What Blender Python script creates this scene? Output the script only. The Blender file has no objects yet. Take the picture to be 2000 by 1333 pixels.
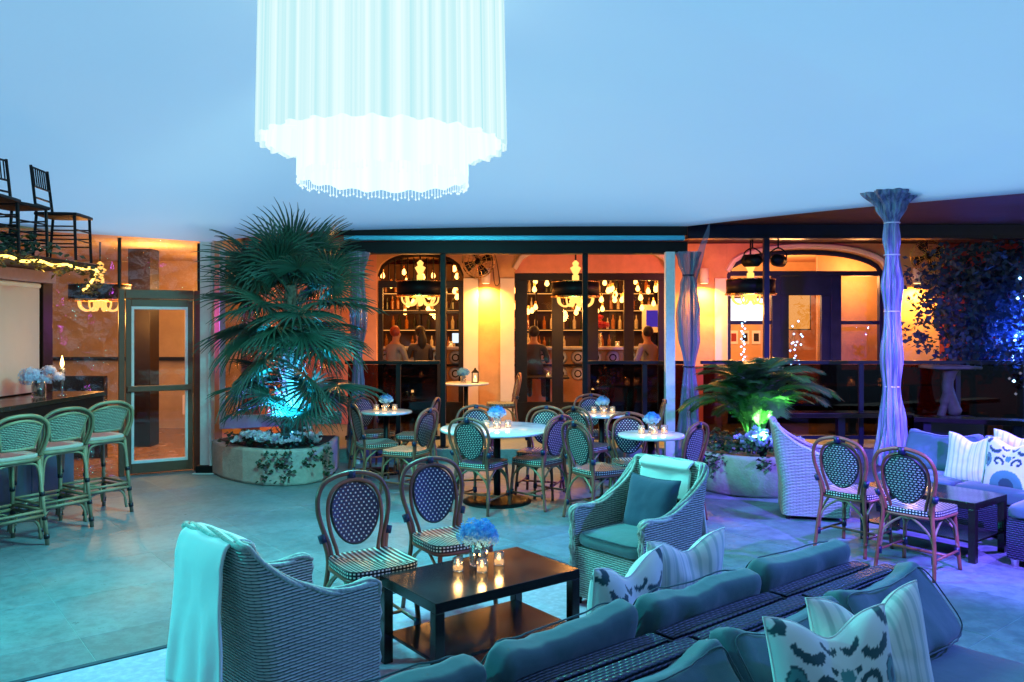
import bpy, math, random
from mathutils import Vector, Matrix, noise
R = math.radians
random.seed(7)
S = bpy.context.scene
COL = S.collection
# ---------------------------------------------------------------- camera
cd = bpy.data.cameras.new('camera'); cam = bpy.data.objects.new('camera', cd); COL.objects.link(cam)
cam.location = (0, 0, 1.75); cam.rotation_euler = (R(90), 0, 0)
cd.lens = 28.44; cd.sensor_width = 36; cd.shift_y = -0.01325; cd.clip_end = 500; cd.clip_start = .05
S.camera = cam
# ---------------------------------------------------------------- dusk sky and sun
W = bpy.data.worlds.new('World'); S.world = W; W.use_nodes = True
wn = W.node_tree; wn.nodes.clear()
sky = wn.nodes.new('ShaderNodeTexSky'); sky.sky_type = 'NISHITA'; sky.sun_disc = False
sky.sun_elevation = R(28); sky.sun_rotation = R(15); sky.air_density = 1.2; sky.ozone_density = 3.0; sky.dust_density = .3
bg = wn.nodes.new('ShaderNodeBackground'); bg.inputs[1].default_value = .15
wo = wn.nodes.new('ShaderNodeOutputWorld')
wn.links.new(sky.outputs[0], bg.inputs[0]); wn.links.new(bg.outputs[0], wo.inputs[0])
sd = bpy.data.lights.new('sun', 'SUN'); sd.energy = .2; sd.angle = R(12); sd.color = (1, .93, .85)
sun = bpy.data.objects.new('sun', sd); COL.objects.link(sun); sun.rotation_euler = (R(-62), 0, R(-15))
# ---------------------------------------------------------------- render settings
S.render.engine = 'CYCLES'
S.view_settings.view_transform = 'Standard'; S.view_settings.look = 'None'
S.view_settings.gamma = 1; S.view_settings.use_curve_mapping = False; S.view_settings.exposure = .95
c = S.cycles
c.use_denoising = True; c.max_bounces = 7; c.diffuse_bounces = 3; c.glossy_bounces = 3; c.transmission_bounces = 4
c.transparent_max_bounces = 14; c.sample_clamp_indirect = 3; c.sample_clamp_direct = 0
c.caustics_reflective = False; c.caustics_refractive = False; c.use_light_tree = True

K = .55   # lamp level for this exposure
# ================================================================ helpers
class NT:
    def __init__(s, name):
        s.m = bpy.data.materials.new(name); s.m.use_nodes = True
        s.t = s.m.node_tree; s.t.nodes.clear(); s.out = s.t.nodes.new('ShaderNodeOutputMaterial')
    def n(s, typ, ins=None, **props):
        nd = s.t.nodes.new('ShaderNode' + typ)
        for k, v in props.items(): setattr(nd, k, v)
        for k, v in (ins or {}).items():
            i = nd.inputs[k]
            if isinstance(v, bpy.types.NodeSocket): s.t.links.new(v, i)
            else: i.default_value = (*v, 1) if (isinstance(v, tuple) and len(v) == 3 and i.type == 'RGBA') else v
        return nd
    def m_(s, op, a, b=0.0, c=0.0): return s.n('Math', {0: a, 1: b, 2: c}, operation=op).outputs[0]
    def mix(s, f, a, b): 
        nd = s.n('Mix', None, data_type='RGBA')
        for i, v in ((0, f), (6, a), (7, b)):
            if isinstance(v, bpy.types.NodeSocket): s.t.links.new(v, nd.inputs[i])
            else: nd.inputs[i].default_value = (*v, 1) if isinstance(v, tuple) else v
        return nd.outputs[2]
    def noise(s, vec, scale, detail=3, rough=.55): return s.n('TexNoise', {'Vector': vec, 'Scale': scale, 'Detail': detail, 'Roughness': rough})
    def obj(s): return s.n('TexCoord').outputs['Object']
    def uv(s): return s.n('UVMap').outputs[0]
    def ramp(s, f, a, b): return s.n('MapRange', {0: f, 1: a, 2: b, 3: 0.0, 4: 1.0}, interpolation_type='SMOOTHSTEP').outputs[0]
    def bump(s, h, st=.3, d=.01): return s.n('Bump', {'Height': h, 'Strength': st, 'Distance': d}).outputs[0]
    def surf(s, sh): s.t.links.new(sh, s.out.inputs[0]); return s.m
    def pbr(s, col, rough=.5, metal=0.0, normal=None, **kw):
        ins = {'Base Color': col, 'Roughness': rough, 'Metallic': metal}
        if normal is not None: ins['Normal'] = normal
        ins.update(kw)
        return s.surf(s.n('BsdfPrincipled', ins).outputs[0])
M = {}
def streak(name, c1, c2):
    t = NT(name); x, y, z = (t.n('SeparateXYZ', {0: t.obj()}).outputs[i] for i in range(3))
    v = t.n('CombineXYZ', {0: t.m_('MULTIPLY', x, 26.0), 1: t.m_('MULTIPLY', y, 26.0), 2: t.m_('MULTIPLY', z, 1.6)}).outputs[0]
    a = t.noise(v, 1.0, 4, .6).outputs[0]
    M[name] = t.pbr(t.mix(t.ramp(a, .3, .7), c1, c2), .3, .2, t.bump(a, .8, .03))
def simple(name, col, rough=.5, metal=0.0, var=.25, scale=20, bump=.1, **kw):
    t = NT(name); o = t.obj(); nz = t.noise(o, scale).outputs[0]
    ri = t.n('ObjectInfo').outputs['Random']
    f = t.m_('ADD', t.m_('MULTIPLY', nz, .75), t.m_('MULTIPLY', ri, .25))
    cc = t.mix(t.ramp(f, .25, .75), tuple(x*(1-var) for x in col), tuple(min(1, x*(1+var)) for x in col))
    rr = t.m_('MULTIPLY_ADD', nz, .2, rough-.1)
    M[name] = t.pbr(cc, rr, metal, t.bump(nz, bump, .004) if bump else None, **kw)
def emit(name, col, st, sample=False):
    t = NT(name); M[name] = t.surf(t.n('Emission', {'Color': col, 'Strength': st*K}).outputs[0])
    M[name].cycles.emission_sampling = 'AUTO' if sample else 'NONE'

def planar(q):
    n = (Vector(q[1])-Vector(q[0])).cross(Vector(q[2])-Vector(q[0])); a = [abs(x) for x in n]
    if a[2] >= max(a[0], a[1]): return [(p[1], p[0]) for p in q]
    return [(p[1], p[2]) for p in q] if a[0] > a[1] else [(p[0], p[2]) for p in q]
class MB:
    "collects shapes; build() links them as ONE mesh object"
    def __init__(s): s.v = []; s.f = []; s.uv = []; s.mi = []; s.col = None
    def add(s, vs, fs, uvs=None, mi=0):
        o = len(s.v); s.v += [tuple(p) for p in vs]
        for k, f in enumerate(fs):
            s.f.append([i+o for i in f]); s.mi.append(mi)
            s.uv.append(uvs[k] if uvs else planar([vs[i] for i in f]))
        return s
    def box(s, x0, x1, y0, y1, z0, z1, mi=0):
        v = [(x, y, z) for z in (z0, z1) for y in (y0, y1) for x in (x0, x1)]
        f = [(0,2,3,1), (4,5,7,6), (0,1,5,4), (2,6,7,3), (0,4,6,2), (1,3,7,5)]
        ax = [(0,1), (0,1), (0,2), (0,2), (1,2), (1,2)]
        return s.add(v, f, [[(v[i][a], v[i][b]) for i in q] for q, (a, b) in zip(f, ax)], mi)
    def bar(s, a, b, w, h=None, up=(0,0,1)):
        a, b = Vector(a), Vector(b); h = h or w; d = (b-a).normalized(); u = Vector(up)
        if abs(d.dot(u)) > .98: u = Vector((1,0,0))
        r = d.cross(u).normalized()*w/2; u = r.cross(d).normalized()*h/2
        v = [p+q for p in (a, b) for q in (-r-u, r-u, r+u, -r+u)]
        return s.add(v, [(3,2,1,0), (4,5,6,7), (0,1,5,4), (1,2,6,5), (2,3,7,6), (3,0,4,7)])
    def tube(s, pts, r, n=8, closed=False, cap=True, mi=0):
        P = [Vector(p) for p in pts]; N = len(P); rr = r if isinstance(r, (list, tuple)) else [r]*N
        rings = []; up = None; L = 0
        for i in range(N):
            a = P[i-1] if (i or closed) else P[0]; b = P[(i+1) % N] if (i < N-1 or closed) else P[i]
            t = (b-a); t = t.normalized() if t.length > 1e-9 else Vector((0,0,1))
            if up is None: up = Vector((0,0,1)) if abs(t.z) < .9 else Vector((1,0,0))
            up = (up - t*up.dot(t)); up = up.normalized() if up.length > 1e-6 else t.orthogonal().normalized()
            w = t.cross(up)
            rings.append([P[i]+(up*math.cos(2*math.pi*k/n)+w*math.sin(2*math.pi*k/n))*rr[i] for k in range(n)])
        v = [p for q in rings for p in q]; f = []; uvs = []
        for i in range(N if closed else N-1):
            j = (i+1) % N; l = (P[j]-P[i]).length
            for k in range(n):
                k2 = (k+1) % n
                f.append((i*n+k, i*n+k2, j*n+k2, j*n+k)); uvs.append([(L, k/n), (L, (k+1)/n), (L+l, (k+1)/n), (L+l, k/n)])
            L += l
        if cap and not closed:
            f.append(tuple(range(n))[::-1]); uvs.append([(0,0)]*n)
            f.append(tuple((N-1)*n+k for k in range(n))); uvs.append([(0,0)]*n)
        return s.add(v, f, uvs, mi)
    def lathe(s, prof, n=24, c=(0,0,0), mi=0):
        v = []; f = []
        for r, z in prof:
            v += [(c[0]+r*math.cos(2*math.pi*k/n), c[1]+r*math.sin(2*math.pi*k/n), c[2]+z) for k in range(n)]
        for i in range(len(prof)-1):
            for k in range(n):
                k2 = (k+1) % n; f.append((i*n+k, i*n+k2, (i+1)*n+k2, (i+1)*n+k))
        if prof[0][0] > 1e-4: f.append(tuple(range(n))[::-1])
        if prof[-1][0] > 1e-4: f.append(tuple((len(prof)-1)*n+k for k in range(n)))
        return s.add(v, f, None, mi)
    def grid(s, fn, nu, nv, mi=0, closed=False, flip=False):
        "fn(u,v) -> point or (point, uv)"
        v = []; t = []
        for j in range(nv+1):
            for i in range(nu if closed else nu+1):
                q = fn(i/nu, j/nv)
                if isinstance(q, tuple) and len(q) == 2: v.append(q[0]); t.append(q[1])
                else: v.append(q); t.append((i/nu, j/nv))
        w = nu if closed else nu+1; f = []
        for j in range(nv):
            for i in range(nu):
                a = j*w+i; b = j*w+(i+1) % w; q = (a, b, b+w, a+w); f.append(q[::-1] if flip else q)
        return s.add(v, f, [[t[i] for i in q] for q in f], mi)
    def prism(s, poly, z0, z1, mi=0):
        n = len(poly); v = [(x, y, z0) for x, y in poly]+[(x, y, z1) for x, y in poly]
        f = [tuple(range(n))[::-1], tuple(range(n, 2*n))]+[(i, (i+1) % n, n+(i+1) % n, n+i) for i in range(n)]
        uvs = [[(v[i][0], v[i][1]) for i in q] for q in f[:2]]; L = 0
        for i in range(n):
            l = math.dist(poly[i], poly[(i+1) % n]); uvs.append([(L, z0), (L+l, z0), (L+l, z1), (L, z1)]); L += l
        return s.add(v, f, uvs, mi)
    def rbox(s, sx, sy, sz, r, n=7, bulge=0.0, nz=0.0, c=(0,0,0), seed=0, fn=None):
        h = Vector((sx/2, sy/2, sz/2)); r = min(r, min(h)*.98); idx = {}; vs = []; fs = []
        def vid(p):
            k = tuple(round(x*n) for x in p)
            if k not in idx:
                e = Vector([p[i]*h[i] for i in range(3)]); q = Vector([max(-(h[i]-r), min(h[i]-r, e[i])) for i in range(3)])
                d = e-q; o = q+(d.normalized()*r if d.length > 1e-9 else d)
                a, b, cc = p
                o.z += math.copysign(1, cc)*bulge*(1-a*a)*(1-b*b)*abs(cc)
                if nz: o += Vector((0,0,1))*nz*noise.noise(Vector((o.x*5+seed, o.y*5, o.z*4)))+Vector((0, 1, 0))*nz*.5*noise.noise(Vector((o.x*7, o.y*3+seed, o.z*7)))
                if fn: o = Vector(fn(o))
                idx[k] = len(vs); vs.append(o+Vector(c))
            return idx[k]
        for ax in range(3):
            for sg in (-1, 1):
                a, b = (ax+1) % 3, (ax+2) % 3
                for i in range(n):
                    for j in range(n):
                        q = []
                        for di, dj in ((0,0), (1,0), (1,1), (0,1)):
                            p = [0,0,0]; p[ax] = sg; p[a] = (i+di)/n*2-1; p[b] = (j+dj)/n*2-1; q.append(vid(p))
                        fs.append(tuple(q if sg > 0 else q[::-1]))
        return s.add(vs, fs)
    def build(s, name, mats, parent=None, smooth=False, bevel=0.0, loc=None, rot=None, sub=0):
        me = bpy.data.meshes.new(name); me.from_pydata(s.v, [], s.f); 
        ul = me.uv_layers.new(name='UVMap'); ul.data.foreach_set('uv', [x for f in s.uv for p in f for x in p])
        mats = mats if isinstance(mats, (list, tuple)) else [mats]
        for m in mats: me.materials.append(M[m])
        if len(mats) > 1: me.polygons.foreach_set('material_index', s.mi)
        if s.col:
            ca = me.color_attributes.new('Col', 'FLOAT_COLOR', 'POINT'); ca.data.foreach_set('color', [x for q in s.col for x in (*q, 1)])
        me.polygons.foreach_set('use_smooth', [smooth]*len(me.polygons)); me.update()
        return link(name, me, parent, bevel, loc, rot, sub)
def link(name, me, parent=None, bevel=0.0, loc=None, rot=None, sub=0):
    o = bpy.data.objects.new(name, me); COL.objects.link(o); o.parent = parent
    if loc is not None: o.location = loc
    if rot is not None: o.rotation_euler = rot
    if bevel:
        b = o.modifiers.new('bevel', 'BEVEL'); b.width = bevel; b.segments = 2; b.limit_method = 'ANGLE'; b.harden_normals = False
    if sub: q = o.modifiers.new('sub', 'SUBSURF'); q.levels = q.render_levels = sub
    return o
def tag(o, label, cat, group=None):
    o['label'] = label; o['category'] = cat
    if group: o['group'] = group
    return o
def thing(name, label, cat, loc=(0,0,0), rz=0, group=None):
    o = bpy.data.objects.new(name, None); COL.objects.link(o); o.empty_display_size = .1
    o.location = loc; o.rotation_euler = (0, 0, R(rz)); return tag(o, label, cat, group)
def struct(o, kind='structure'): o['kind'] = kind; return o
def dup(root, loc, rz, label, group=None):
    def cp(o, par):
        q = o.copy(); COL.objects.link(q); q.parent = par
        for ch in o.children: cp(ch, q)
        return q
    r = cp(root, None); r.location = loc; r.rotation_euler = (0, 0, R(rz)); r['label'] = label
    if group: r['group'] = group
    return r
def light(kind, name, parent, loc, power, col, radius=.03, rot=None, **kw):
    l = bpy.data.lights.new(name, kind); l.energy = power*K; l.color = col; l.shadow_soft_size = radius
    for k, v in kw.items(): setattr(l, k, v)
    o = bpy.data.objects.new(name, l); COL.objects.link(o); o.parent = parent; o.location = loc
    if rot is not None: o.rotation_euler = rot
    return o
def aim(d): return Vector(d).to_track_quat('-Z', 'Y').to_euler()
def cat(pts, n=6):
    "Catmull-Rom through points"
    P = [Vector(p) for p in pts]; o = []
    for i in range(len(P)-1):
        a = P[max(i-1, 0)]; b = P[i]; cc = P[i+1]; d = P[min(i+2, len(P)-1)]
        for k in range(n):
            t = k/n; o.append(.5*((2*b)+(cc-a)*t+(2*a-5*b+4*cc-d)*t*t+(3*b-a-3*cc+d)*t**3))
    return o+[P[-1]]
def sm(a, b, x): x = max(0, min(1, (x-a)/(b-a))); return x*x*(3-2*x)

# ================================================================ materials
simple('grout', (.19, .27, .27), .8, scale=8)
def tile_mat():
    t = NT('stone_tile'); o = t.n('NewGeometry').outputs['Position']; ri = t.n('ObjectInfo').outputs['Random']
    a = t.noise(o, 1.1, 4).outputs[0]; b = t.noise(o, 11, 8, .72).outputs[0]; v = t.n('TexVoronoi', {'Vector': o, 'Scale': 38.0}).outputs[0]
    f = t.m_('ADD', t.m_('MULTIPLY', a, .34), t.m_('ADD', t.m_('MULTIPLY', b, .56), t.m_('MULTIPLY', ri, .09)))
    cc = t.mix(t.ramp(f, .36, .66), (.085, .135, .15), (.21, .285, .305))
    cc = t.mix(t.ramp(b, .58, .72), cc, (.04, .07, .075))
    M['stone_tile'] = t.pbr(cc, t.m_('MULTIPLY_ADD', b, .40, .30), 0.0, t.bump(t.m_('ADD', b, t.m_('MULTIPLY', v, .4)), .22, .004))
tile_mat()
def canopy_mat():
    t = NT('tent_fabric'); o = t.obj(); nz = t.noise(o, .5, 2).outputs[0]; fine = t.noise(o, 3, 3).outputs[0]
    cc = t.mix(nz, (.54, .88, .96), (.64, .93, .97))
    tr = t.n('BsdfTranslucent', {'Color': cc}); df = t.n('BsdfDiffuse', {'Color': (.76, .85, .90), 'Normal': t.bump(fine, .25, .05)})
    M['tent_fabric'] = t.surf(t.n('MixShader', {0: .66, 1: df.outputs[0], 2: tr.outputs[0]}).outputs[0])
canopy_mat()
def stucco(name, col, sc=7, st=.5):
    t = NT(name); o = t.obj(); a = t.noise(o, sc, 6, .65).outputs[0]; b = t.noise(o, sc*6, 3).outputs[0]
    cc = t.mix(t.ramp(a, .3, .7), tuple(x*.78 for x in col), col)
    M[name] = t.pbr(cc, .85, 0.0, t.bump(t.m_('ADD', a, t.m_('MULTIPLY', b, .25)), st, .03))
stucco('planter_stucco', (.46, .41, .36)); stucco('wall_plaster', (.66, .36, .17), 3, .2); stucco('pink_lit_plaster', (.70, .30, .20), 3, .2)  # the pink plaster holds the magenta wash in its colour
stucco('dining_plaster', (.62, .40, .2), 2, .15); stucco('red_wall', (.30, .035, .03), 3, .2)
simple('white_cornice', (.74, .60, .50), .6, var=.06, scale=5)
simple('rug', (.56, .44, .58), .95, var=.22, scale=26, bump=.8); simple('rug_edge', (.03, .06, .09), .8)
def wicker(name, c1, c2, row=.0155, st=.055, rough=.55):
    t = NT(name); u, v, _ = (t.n('SeparateXYZ', {0: t.uv()}).outputs[i] for i in range(3))
    nz = t.noise(t.obj(), 14, 3).outputs[0]
    vv = t.m_('DIVIDE', t.m_('ADD', v, t.m_('MULTIPLY', t.m_('SUBTRACT', nz, .5), .006)), row); i = t.m_('FLOOR', vv)
    par = t.m_('MODULO', i, 2.0); fv = t.m_('FRACT', vv)
    uu = t.m_('ADD', t.m_('DIVIDE', u, st), t.m_('MULTIPLY', par, .5))
    hv = t.m_('SINE', t.m_('MULTIPLY', fv, math.pi)); hu = t.m_('ABSOLUTE', t.m_('SINE', t.m_('MULTIPLY', uu, math.pi)))
    h = t.m_('MULTIPLY', t.m_('POWER', hv, .7), t.m_('MULTIPLY_ADD', hu, .46, .54))
    cell = t.n('TexWhiteNoise', {'Vector': t.n('CombineXYZ', {0: t.m_('FLOOR', uu), 1: i}).outputs[0]}, noise_dimensions='2D').outputs[0]
    base = t.mix(t.m_('MULTIPLY_ADD', cell, .5, t.m_('MULTIPLY', nz, .5)), tuple(x*.72 for x in c2), c2)
    M[name] = t.pbr(t.mix(t.ramp(h, .24, .62), c1, base), rough, 0.0, t.bump(h, .9, .012))
wicker('wicker_grey', (.02, .03, .03), (.47, .55, .47), .0135); wicker('wicker_navy', (.003, .004, .012), (.035, .05, .10), .016, .03, .4)
wicker('stool_weave', (.02, .03, .025), (.42, .42, .31), .014, .024)
simple('wicker_rim', (.34, .40, .35), .55, var=.4, scale=60, bump=.6)
def fabric(name, col, var=.12, sheen=.3):
    t = NT(name); o = t.obj(); a = t.noise(o, 3, 3).outputs[0]; w = t.noise(o, 260, 2).outputs[0]; wr = t.noise(o, 9, 2, .4).outputs[0]
    cc = t.mix(a, tuple(x*(1-var) for x in col), tuple(min(1, x*(1+var)) for x in col))
    h = t.m_('ADD', t.m_('MULTIPLY', w, .06), t.m_('MULTIPLY', wr, .6))
    M[name] = t.pbr(cc, .85, 0.0, t.bump(h, .55, .025), **{'Sheen Weight': sheen})
fabric('cushion_grey', (.05, .125, .15)); fabric('cushion_teal', (.07, .15, .16)); fabric('throw_cream', (.74, .78, .72), .05, .5)
fabric('pillow_navy', (.02, .05, .10)); fabric('cloth_white', (.75, .7, .62)); fabric('shade_pink', (.62, .40, .34), .04); fabric('piping_dark', (.03, .08, .10))
fabric('shirt_white', (.6, .5, .42)); fabric('shirt_dark', (.06, .05, .07))
def printed(name):
    t = NT(name); a = t.n('Attribute', None, attribute_name='Col').outputs[0]; w = t.noise(t.obj(), 240, 2).outputs[0]
    M[name] = t.pbr(a, .85, 0.0, t.bump(w, .15, .004), **{'Sheen Weight': .3})
printed('printed_fabric')
def weave(name, dark, lite, pu, pv, du, dv, stagger=.5, mir=False):
    t = NT(name); u, v, _ = (t.n('SeparateXYZ', {0: t.uv()}).outputs[i] for i in range(3))
    if mir: v = t.m_('ADD', v, t.m_('MULTIPLY', t.m_('ABSOLUTE', u), mir)); 
    vv = t.m_('DIVIDE', v, pv); i = t.m_('FLOOR', vv); fv = t.m_('FRACT', vv)
    uu = t.m_('ADD', t.m_('DIVIDE', u, pu), t.m_('MULTIPLY', t.m_('MODULO', t.m_('ADD', i, 100.0), 2.0), stagger)); fu = t.m_('FRACT', t.m_('ADD', uu, 100.0))
    a = t.ramp(t.m_('ABSOLUTE', t.m_('SUBTRACT', fu, .5)), du, du-.08); b = t.ramp(t.m_('ABSOLUTE', t.m_('SUBTRACT', fv, .5)), dv, dv-.1)
    f = t.m_('MULTIPLY', a, b)
    M[name] = t.pbr(t.mix(f, dark, lite), .38, 0.0, t.bump(t.m_('ADD', f, t.m_('MULTIPLY', t.m_('SINE', t.m_('MULTIPLY', vv, 6.283)), .3)), .6, .006))
weave('weave_dots', (.008, .012, .05), (.78, .80, .70), .030, .0185, .19, .29, .5)
weave('weave_dashes', (.006, .01, .02), (.60, .66, .58), .028, .0175, .33, .25, .35)
weave('weave_seat', (.006, .012, .015), (.60, .66, .55), .022, .022, .30, .30, 0.0)
weave('weave_stripe', (.008, .012, .015), (.5, .62, .52), .030, 1.0, .26, .6, 0.0)
simple('rattan_brown', (.21, .07, .04), .38, var=.45, scale=9); simple('rattan_pale', (.25, .20, .11), .42, var=.35, scale=9)
simple('binding_navy', (.006, .014, .05), .4, scale=90); simple('binding_black', (.012, .012, .014), .4, scale=90)
simple('lacquer_black', (.010, .007, .007), .20, var=.15, scale=3, bump=.03)
simple('black_metal', (.006, .006, .007), .45, scale=12, **{'Specular IOR Level': .2}); simple('navy_metal', (.008, .012, .04), .4, scale=6, **{'Specular IOR Level': .3})
simple('door_taupe', (.14, .06, .035), .45, var=.12); simple('white_paint', (.62, .64, .66), .45, var=.08); simple('gasket_white', (.75, .74, .78), .6, var=.05)
simple('awning_band', (.10, .55, .70), .38, .75, var=.1, scale=3)
simple('gold', (.85, .52, .16), .28, 1.0, var=.15); simple('chrome', (.6, .6, .62), .2, 1.0)
simple('marble', (.72, .72, .73), .16, var=.1, scale=5, bump=.02)
simple('bar_wood', (.05, .022, .014), .14, var=.3, scale=4, bump=.05); simple('wood_dark', (.012, .006, .005), .45, var=.3, **{'Specular IOR Level': .25})
simple('bar_panel', (.10, .16, .22), .32, .35, var=.5, scale=2.2, bump=.2)
simple('soil', (.02, .016, .012), .9); simple('trunk_fibre', (.16, .12, .09), .9, var=.5, scale=30, bump=1.0); simple('bark', (.09, .065, .05), .85, var=.4, scale=16, bump=.8)
simple('driftwood', (.07, .06, .06), .7, var=.4, scale=8, bump=.8)
simple('room_floor', (.33, .19, .10), .25, var=.25, scale=2); simple('bottle_amber', (.35, .13, .02), .1); simple('bottle_dark', (.02, .03, .015), .1); simple('bottle_clear', (.6, .55, .42), .1)
simple('skin', (.48, .26, .18), .5, var=.08); simple('hair_dark', (.012, .008, .007), .5); simple('hair_red', (.35, .06, .03), .5); simple('paper_white', (.75, .72, .68), .7, var=.05)
simple('candle_wax', (.75, .62, .45), .5, var=.05)
def leafm(name, c1, c2, rough=.4, tl=.25):
    t = NT(name); ri = t.n('ObjectInfo').outputs['Random']; nz = t.noise(t.obj(), 5, 3).outputs[0]
    cc = t.mix(t.m_('MULTIPLY_ADD', ri, .5, t.m_('MULTIPLY', nz, .5)), c1, c2)
    p = t.n('BsdfPrincipled', {'Base Color': cc, 'Roughness': rough}); tr = t.n('BsdfTranslucent', {'Color': cc})
    M[name] = t.surf(t.n('MixShader', {0: tl, 1: p.outputs[0], 2: tr.outputs[0]}).outputs[0])
leafm('palm_leaf', (.010, .06, .05), (.06, .16, .10)); leafm('areca_leaf', (.015, .07, .015), (.045, .14, .03))
leafm('dark_leaf', (.012, .035, .018), (.03, .07, .03)); leafm('ficus_leaf', (.012, .025, .06), (.03, .06, .12), .75)
leafm('petal_white', (.70, .66, .72), (.85, .80, .84), .6, .35); leafm('petal_blue', (.045, .28, .66), (.14, .46, .84), .6, .35); leafm('petal_lilac', (.50, .55, .80), (.66, .70, .90), .6, .35)
leafm('garland_leaf', (.03, .035, .01), (.10, .08, .02))
def clear(name, tint, fac, rough, bumpsc=0, bst=.5):
    t = NT(name); tp = t.n('BsdfTransparent', {'Color': tint}); nrm = None
    ins = {'Color': (.9, .92, .95), 'Roughness': rough}
    if bumpsc:
        o = t.obj(); a = t.noise(o, bumpsc, 4, .6).outputs[0]; w = t.n('TexVoronoi', {'Vector': o, 'Scale': bumpsc*1.3}).outputs[0]
        ins['Normal'] = t.bump(t.m_('ADD', a, w), bst, .15)
    g = t.n('BsdfGlossy', ins); fr = t.n('LayerWeight', {0: .35}).outputs[0]
    f = t.m_('MINIMUM', t.m_('MULTIPLY_ADD', fr, fac*1.5, fac*.35), .9)
    M[name] = t.surf(t.n('MixShader', {0: f, 1: tp.outputs[0], 2: g.outputs[0]}).outputs[0])
clear('glass', (.93, .95, .97), .06, .02); clear('vinyl', (.90, .88, .86), .26, .10, 4.5, 1.0)
clear('dark_acrylic', (.26, .18, .16), .05, .03); clear('votive_glass', (.97, .95, .92), .35, .03)
emit('bulb_warm', (1, .42, .08), 9); emit('amber_glow', (1, .46, .10), 2.0); emit('flame', (1, .62, .18), 14); emit('wax_glow', (1, .55, .2), 2.6)
emit('rope_light', (1, .56, .10), 5); emit('led_blue', (.25, .55, 1.0), 9); emit('led_purple', (.35, .10, 1.0), 2.2); emit('led_green', (.1, .9, .6), 3)
emit('screen_white', (.95, .90, 1.0), 1.9); emit('sconce_glow', (1, .6, .18), 6); emit('lamp_purple', (.22, .10, .9), 1.0)
emit('register_screen', (.8, .9, 1), 1.3); emit('cove_light', (1.0, .38, .08), 1.6)
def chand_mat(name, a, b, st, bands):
    "lit voile: pleat shading painted into the emission colour as lighter and darker bands"
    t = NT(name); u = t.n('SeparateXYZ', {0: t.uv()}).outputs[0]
    w = t.noise(t.n('CombineXYZ', {0: t.m_('MULTIPLY', u, bands), 1: 0.0}).outputs[0], 1.0, 3, .6).outputs[0]  # random bands round the drape paint the shaded pleats
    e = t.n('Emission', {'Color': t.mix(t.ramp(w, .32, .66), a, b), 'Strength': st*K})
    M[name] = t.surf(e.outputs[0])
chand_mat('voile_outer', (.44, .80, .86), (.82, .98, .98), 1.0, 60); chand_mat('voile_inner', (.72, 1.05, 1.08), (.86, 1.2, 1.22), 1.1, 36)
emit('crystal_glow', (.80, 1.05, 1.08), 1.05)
fabric('throw_tan', (.50, .40, .33), .08); streak('curtain_silver', (.08, .11, .20), (.36, .42, .56)); leafm('petal_red', (.5, .02, .03), (.7, .05, .06))
simple('valance_mauve', (.34, .22, .26), .6, var=.1); emit('cove_dim', (1, .34, .05), .9); stucco('shelf_back', (.07, .035, .02), 3, .1); stucco('soffit_dark', (.06, .014, .012), 3, .2); emit('blue_print_glow', (.12, .05, .6), .6)

def gather_mat():
    t = NT('vinyl_gather'); o = t.obj(); a = t.noise(o, 9, 4, .6).outputs[0]
    p = t.n('BsdfPrincipled', {'Base Color': (.22, .25, .36), 'Roughness': .2, 'Normal': t.bump(a, .35, .05)}); tp = t.n('BsdfTransparent', {'Color': (.8, .82, .9)})
    M['vinyl_gather'] = t.surf(t.n('MixShader', {0: .55, 1: tp.outputs[0], 2: p.outputs[0]}).outputs[0])
gather_mat()
simple('wall_cloth', (.06, .11, .13), .9, var=.1, scale=4)
# ================================================================ setting: floor, rug, tent, terrace
U = Vector((math.cos(R(39)), math.sin(R(39)), 0)); Nn = Vector((-U.y, U.x, 0)); SEAM = Vector((.9, 3.05, 0))
def lounge(u, n, z=0): return SEAM+U*u+Nn*n+Vector((0, 0, z))
fl = struct(MB().box(-30, 30, -20, 40, -.25, -.0012).build('floor', 'grout'))
PT = .80
tb = MB().box(-PT/2+.002, PT/2-.002, -PT/2+.002, PT/2-.002, -.02, 0); tme = None
cnt = 0
for i in range(-16, 17):
    for j in range(-16, 17):
        p = Vector((0, 6, 0))+U*(i*PT)+Nn*(j*PT)
        if not (-7.5 < p.x < 7.5 and 1.6 < p.y < 10.6) or abs(p.x) > .66*p.y+.9: continue
        if tme is None: o = tb.build('floor_tile', 'stone_tile', fl, bevel=.0012); tme = o.data
        else: o = link('floor_tile', tme, fl, bevel=.0012)
        o.location = (p.x, p.y, random.uniform(-.0004, .0006)); o.rotation_euler = (random.uniform(-.0003, .0003), 0, R(39)); cnt += 1
# white rug under the lounge group
rug = thing('area_rug', 'large white rug under the coffee table and sofas with dark bound edge', 'rug', lounge(0, 0, .001), 39)
MB().rbox(5.0, 4.6, .012, .005, 4, c=(-1.1, .48, .007)).build('pile', 'rug', rug)
e = MB()
for a, b in (((-3.62, 2.80), (1.42, 2.80)), ((1.42, 2.80), (1.42, -1.84))): e.bar((*a, .009), (*b, .009), .035, .016)
e.build('bound_edge', 'rug_edge', rug)

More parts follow.
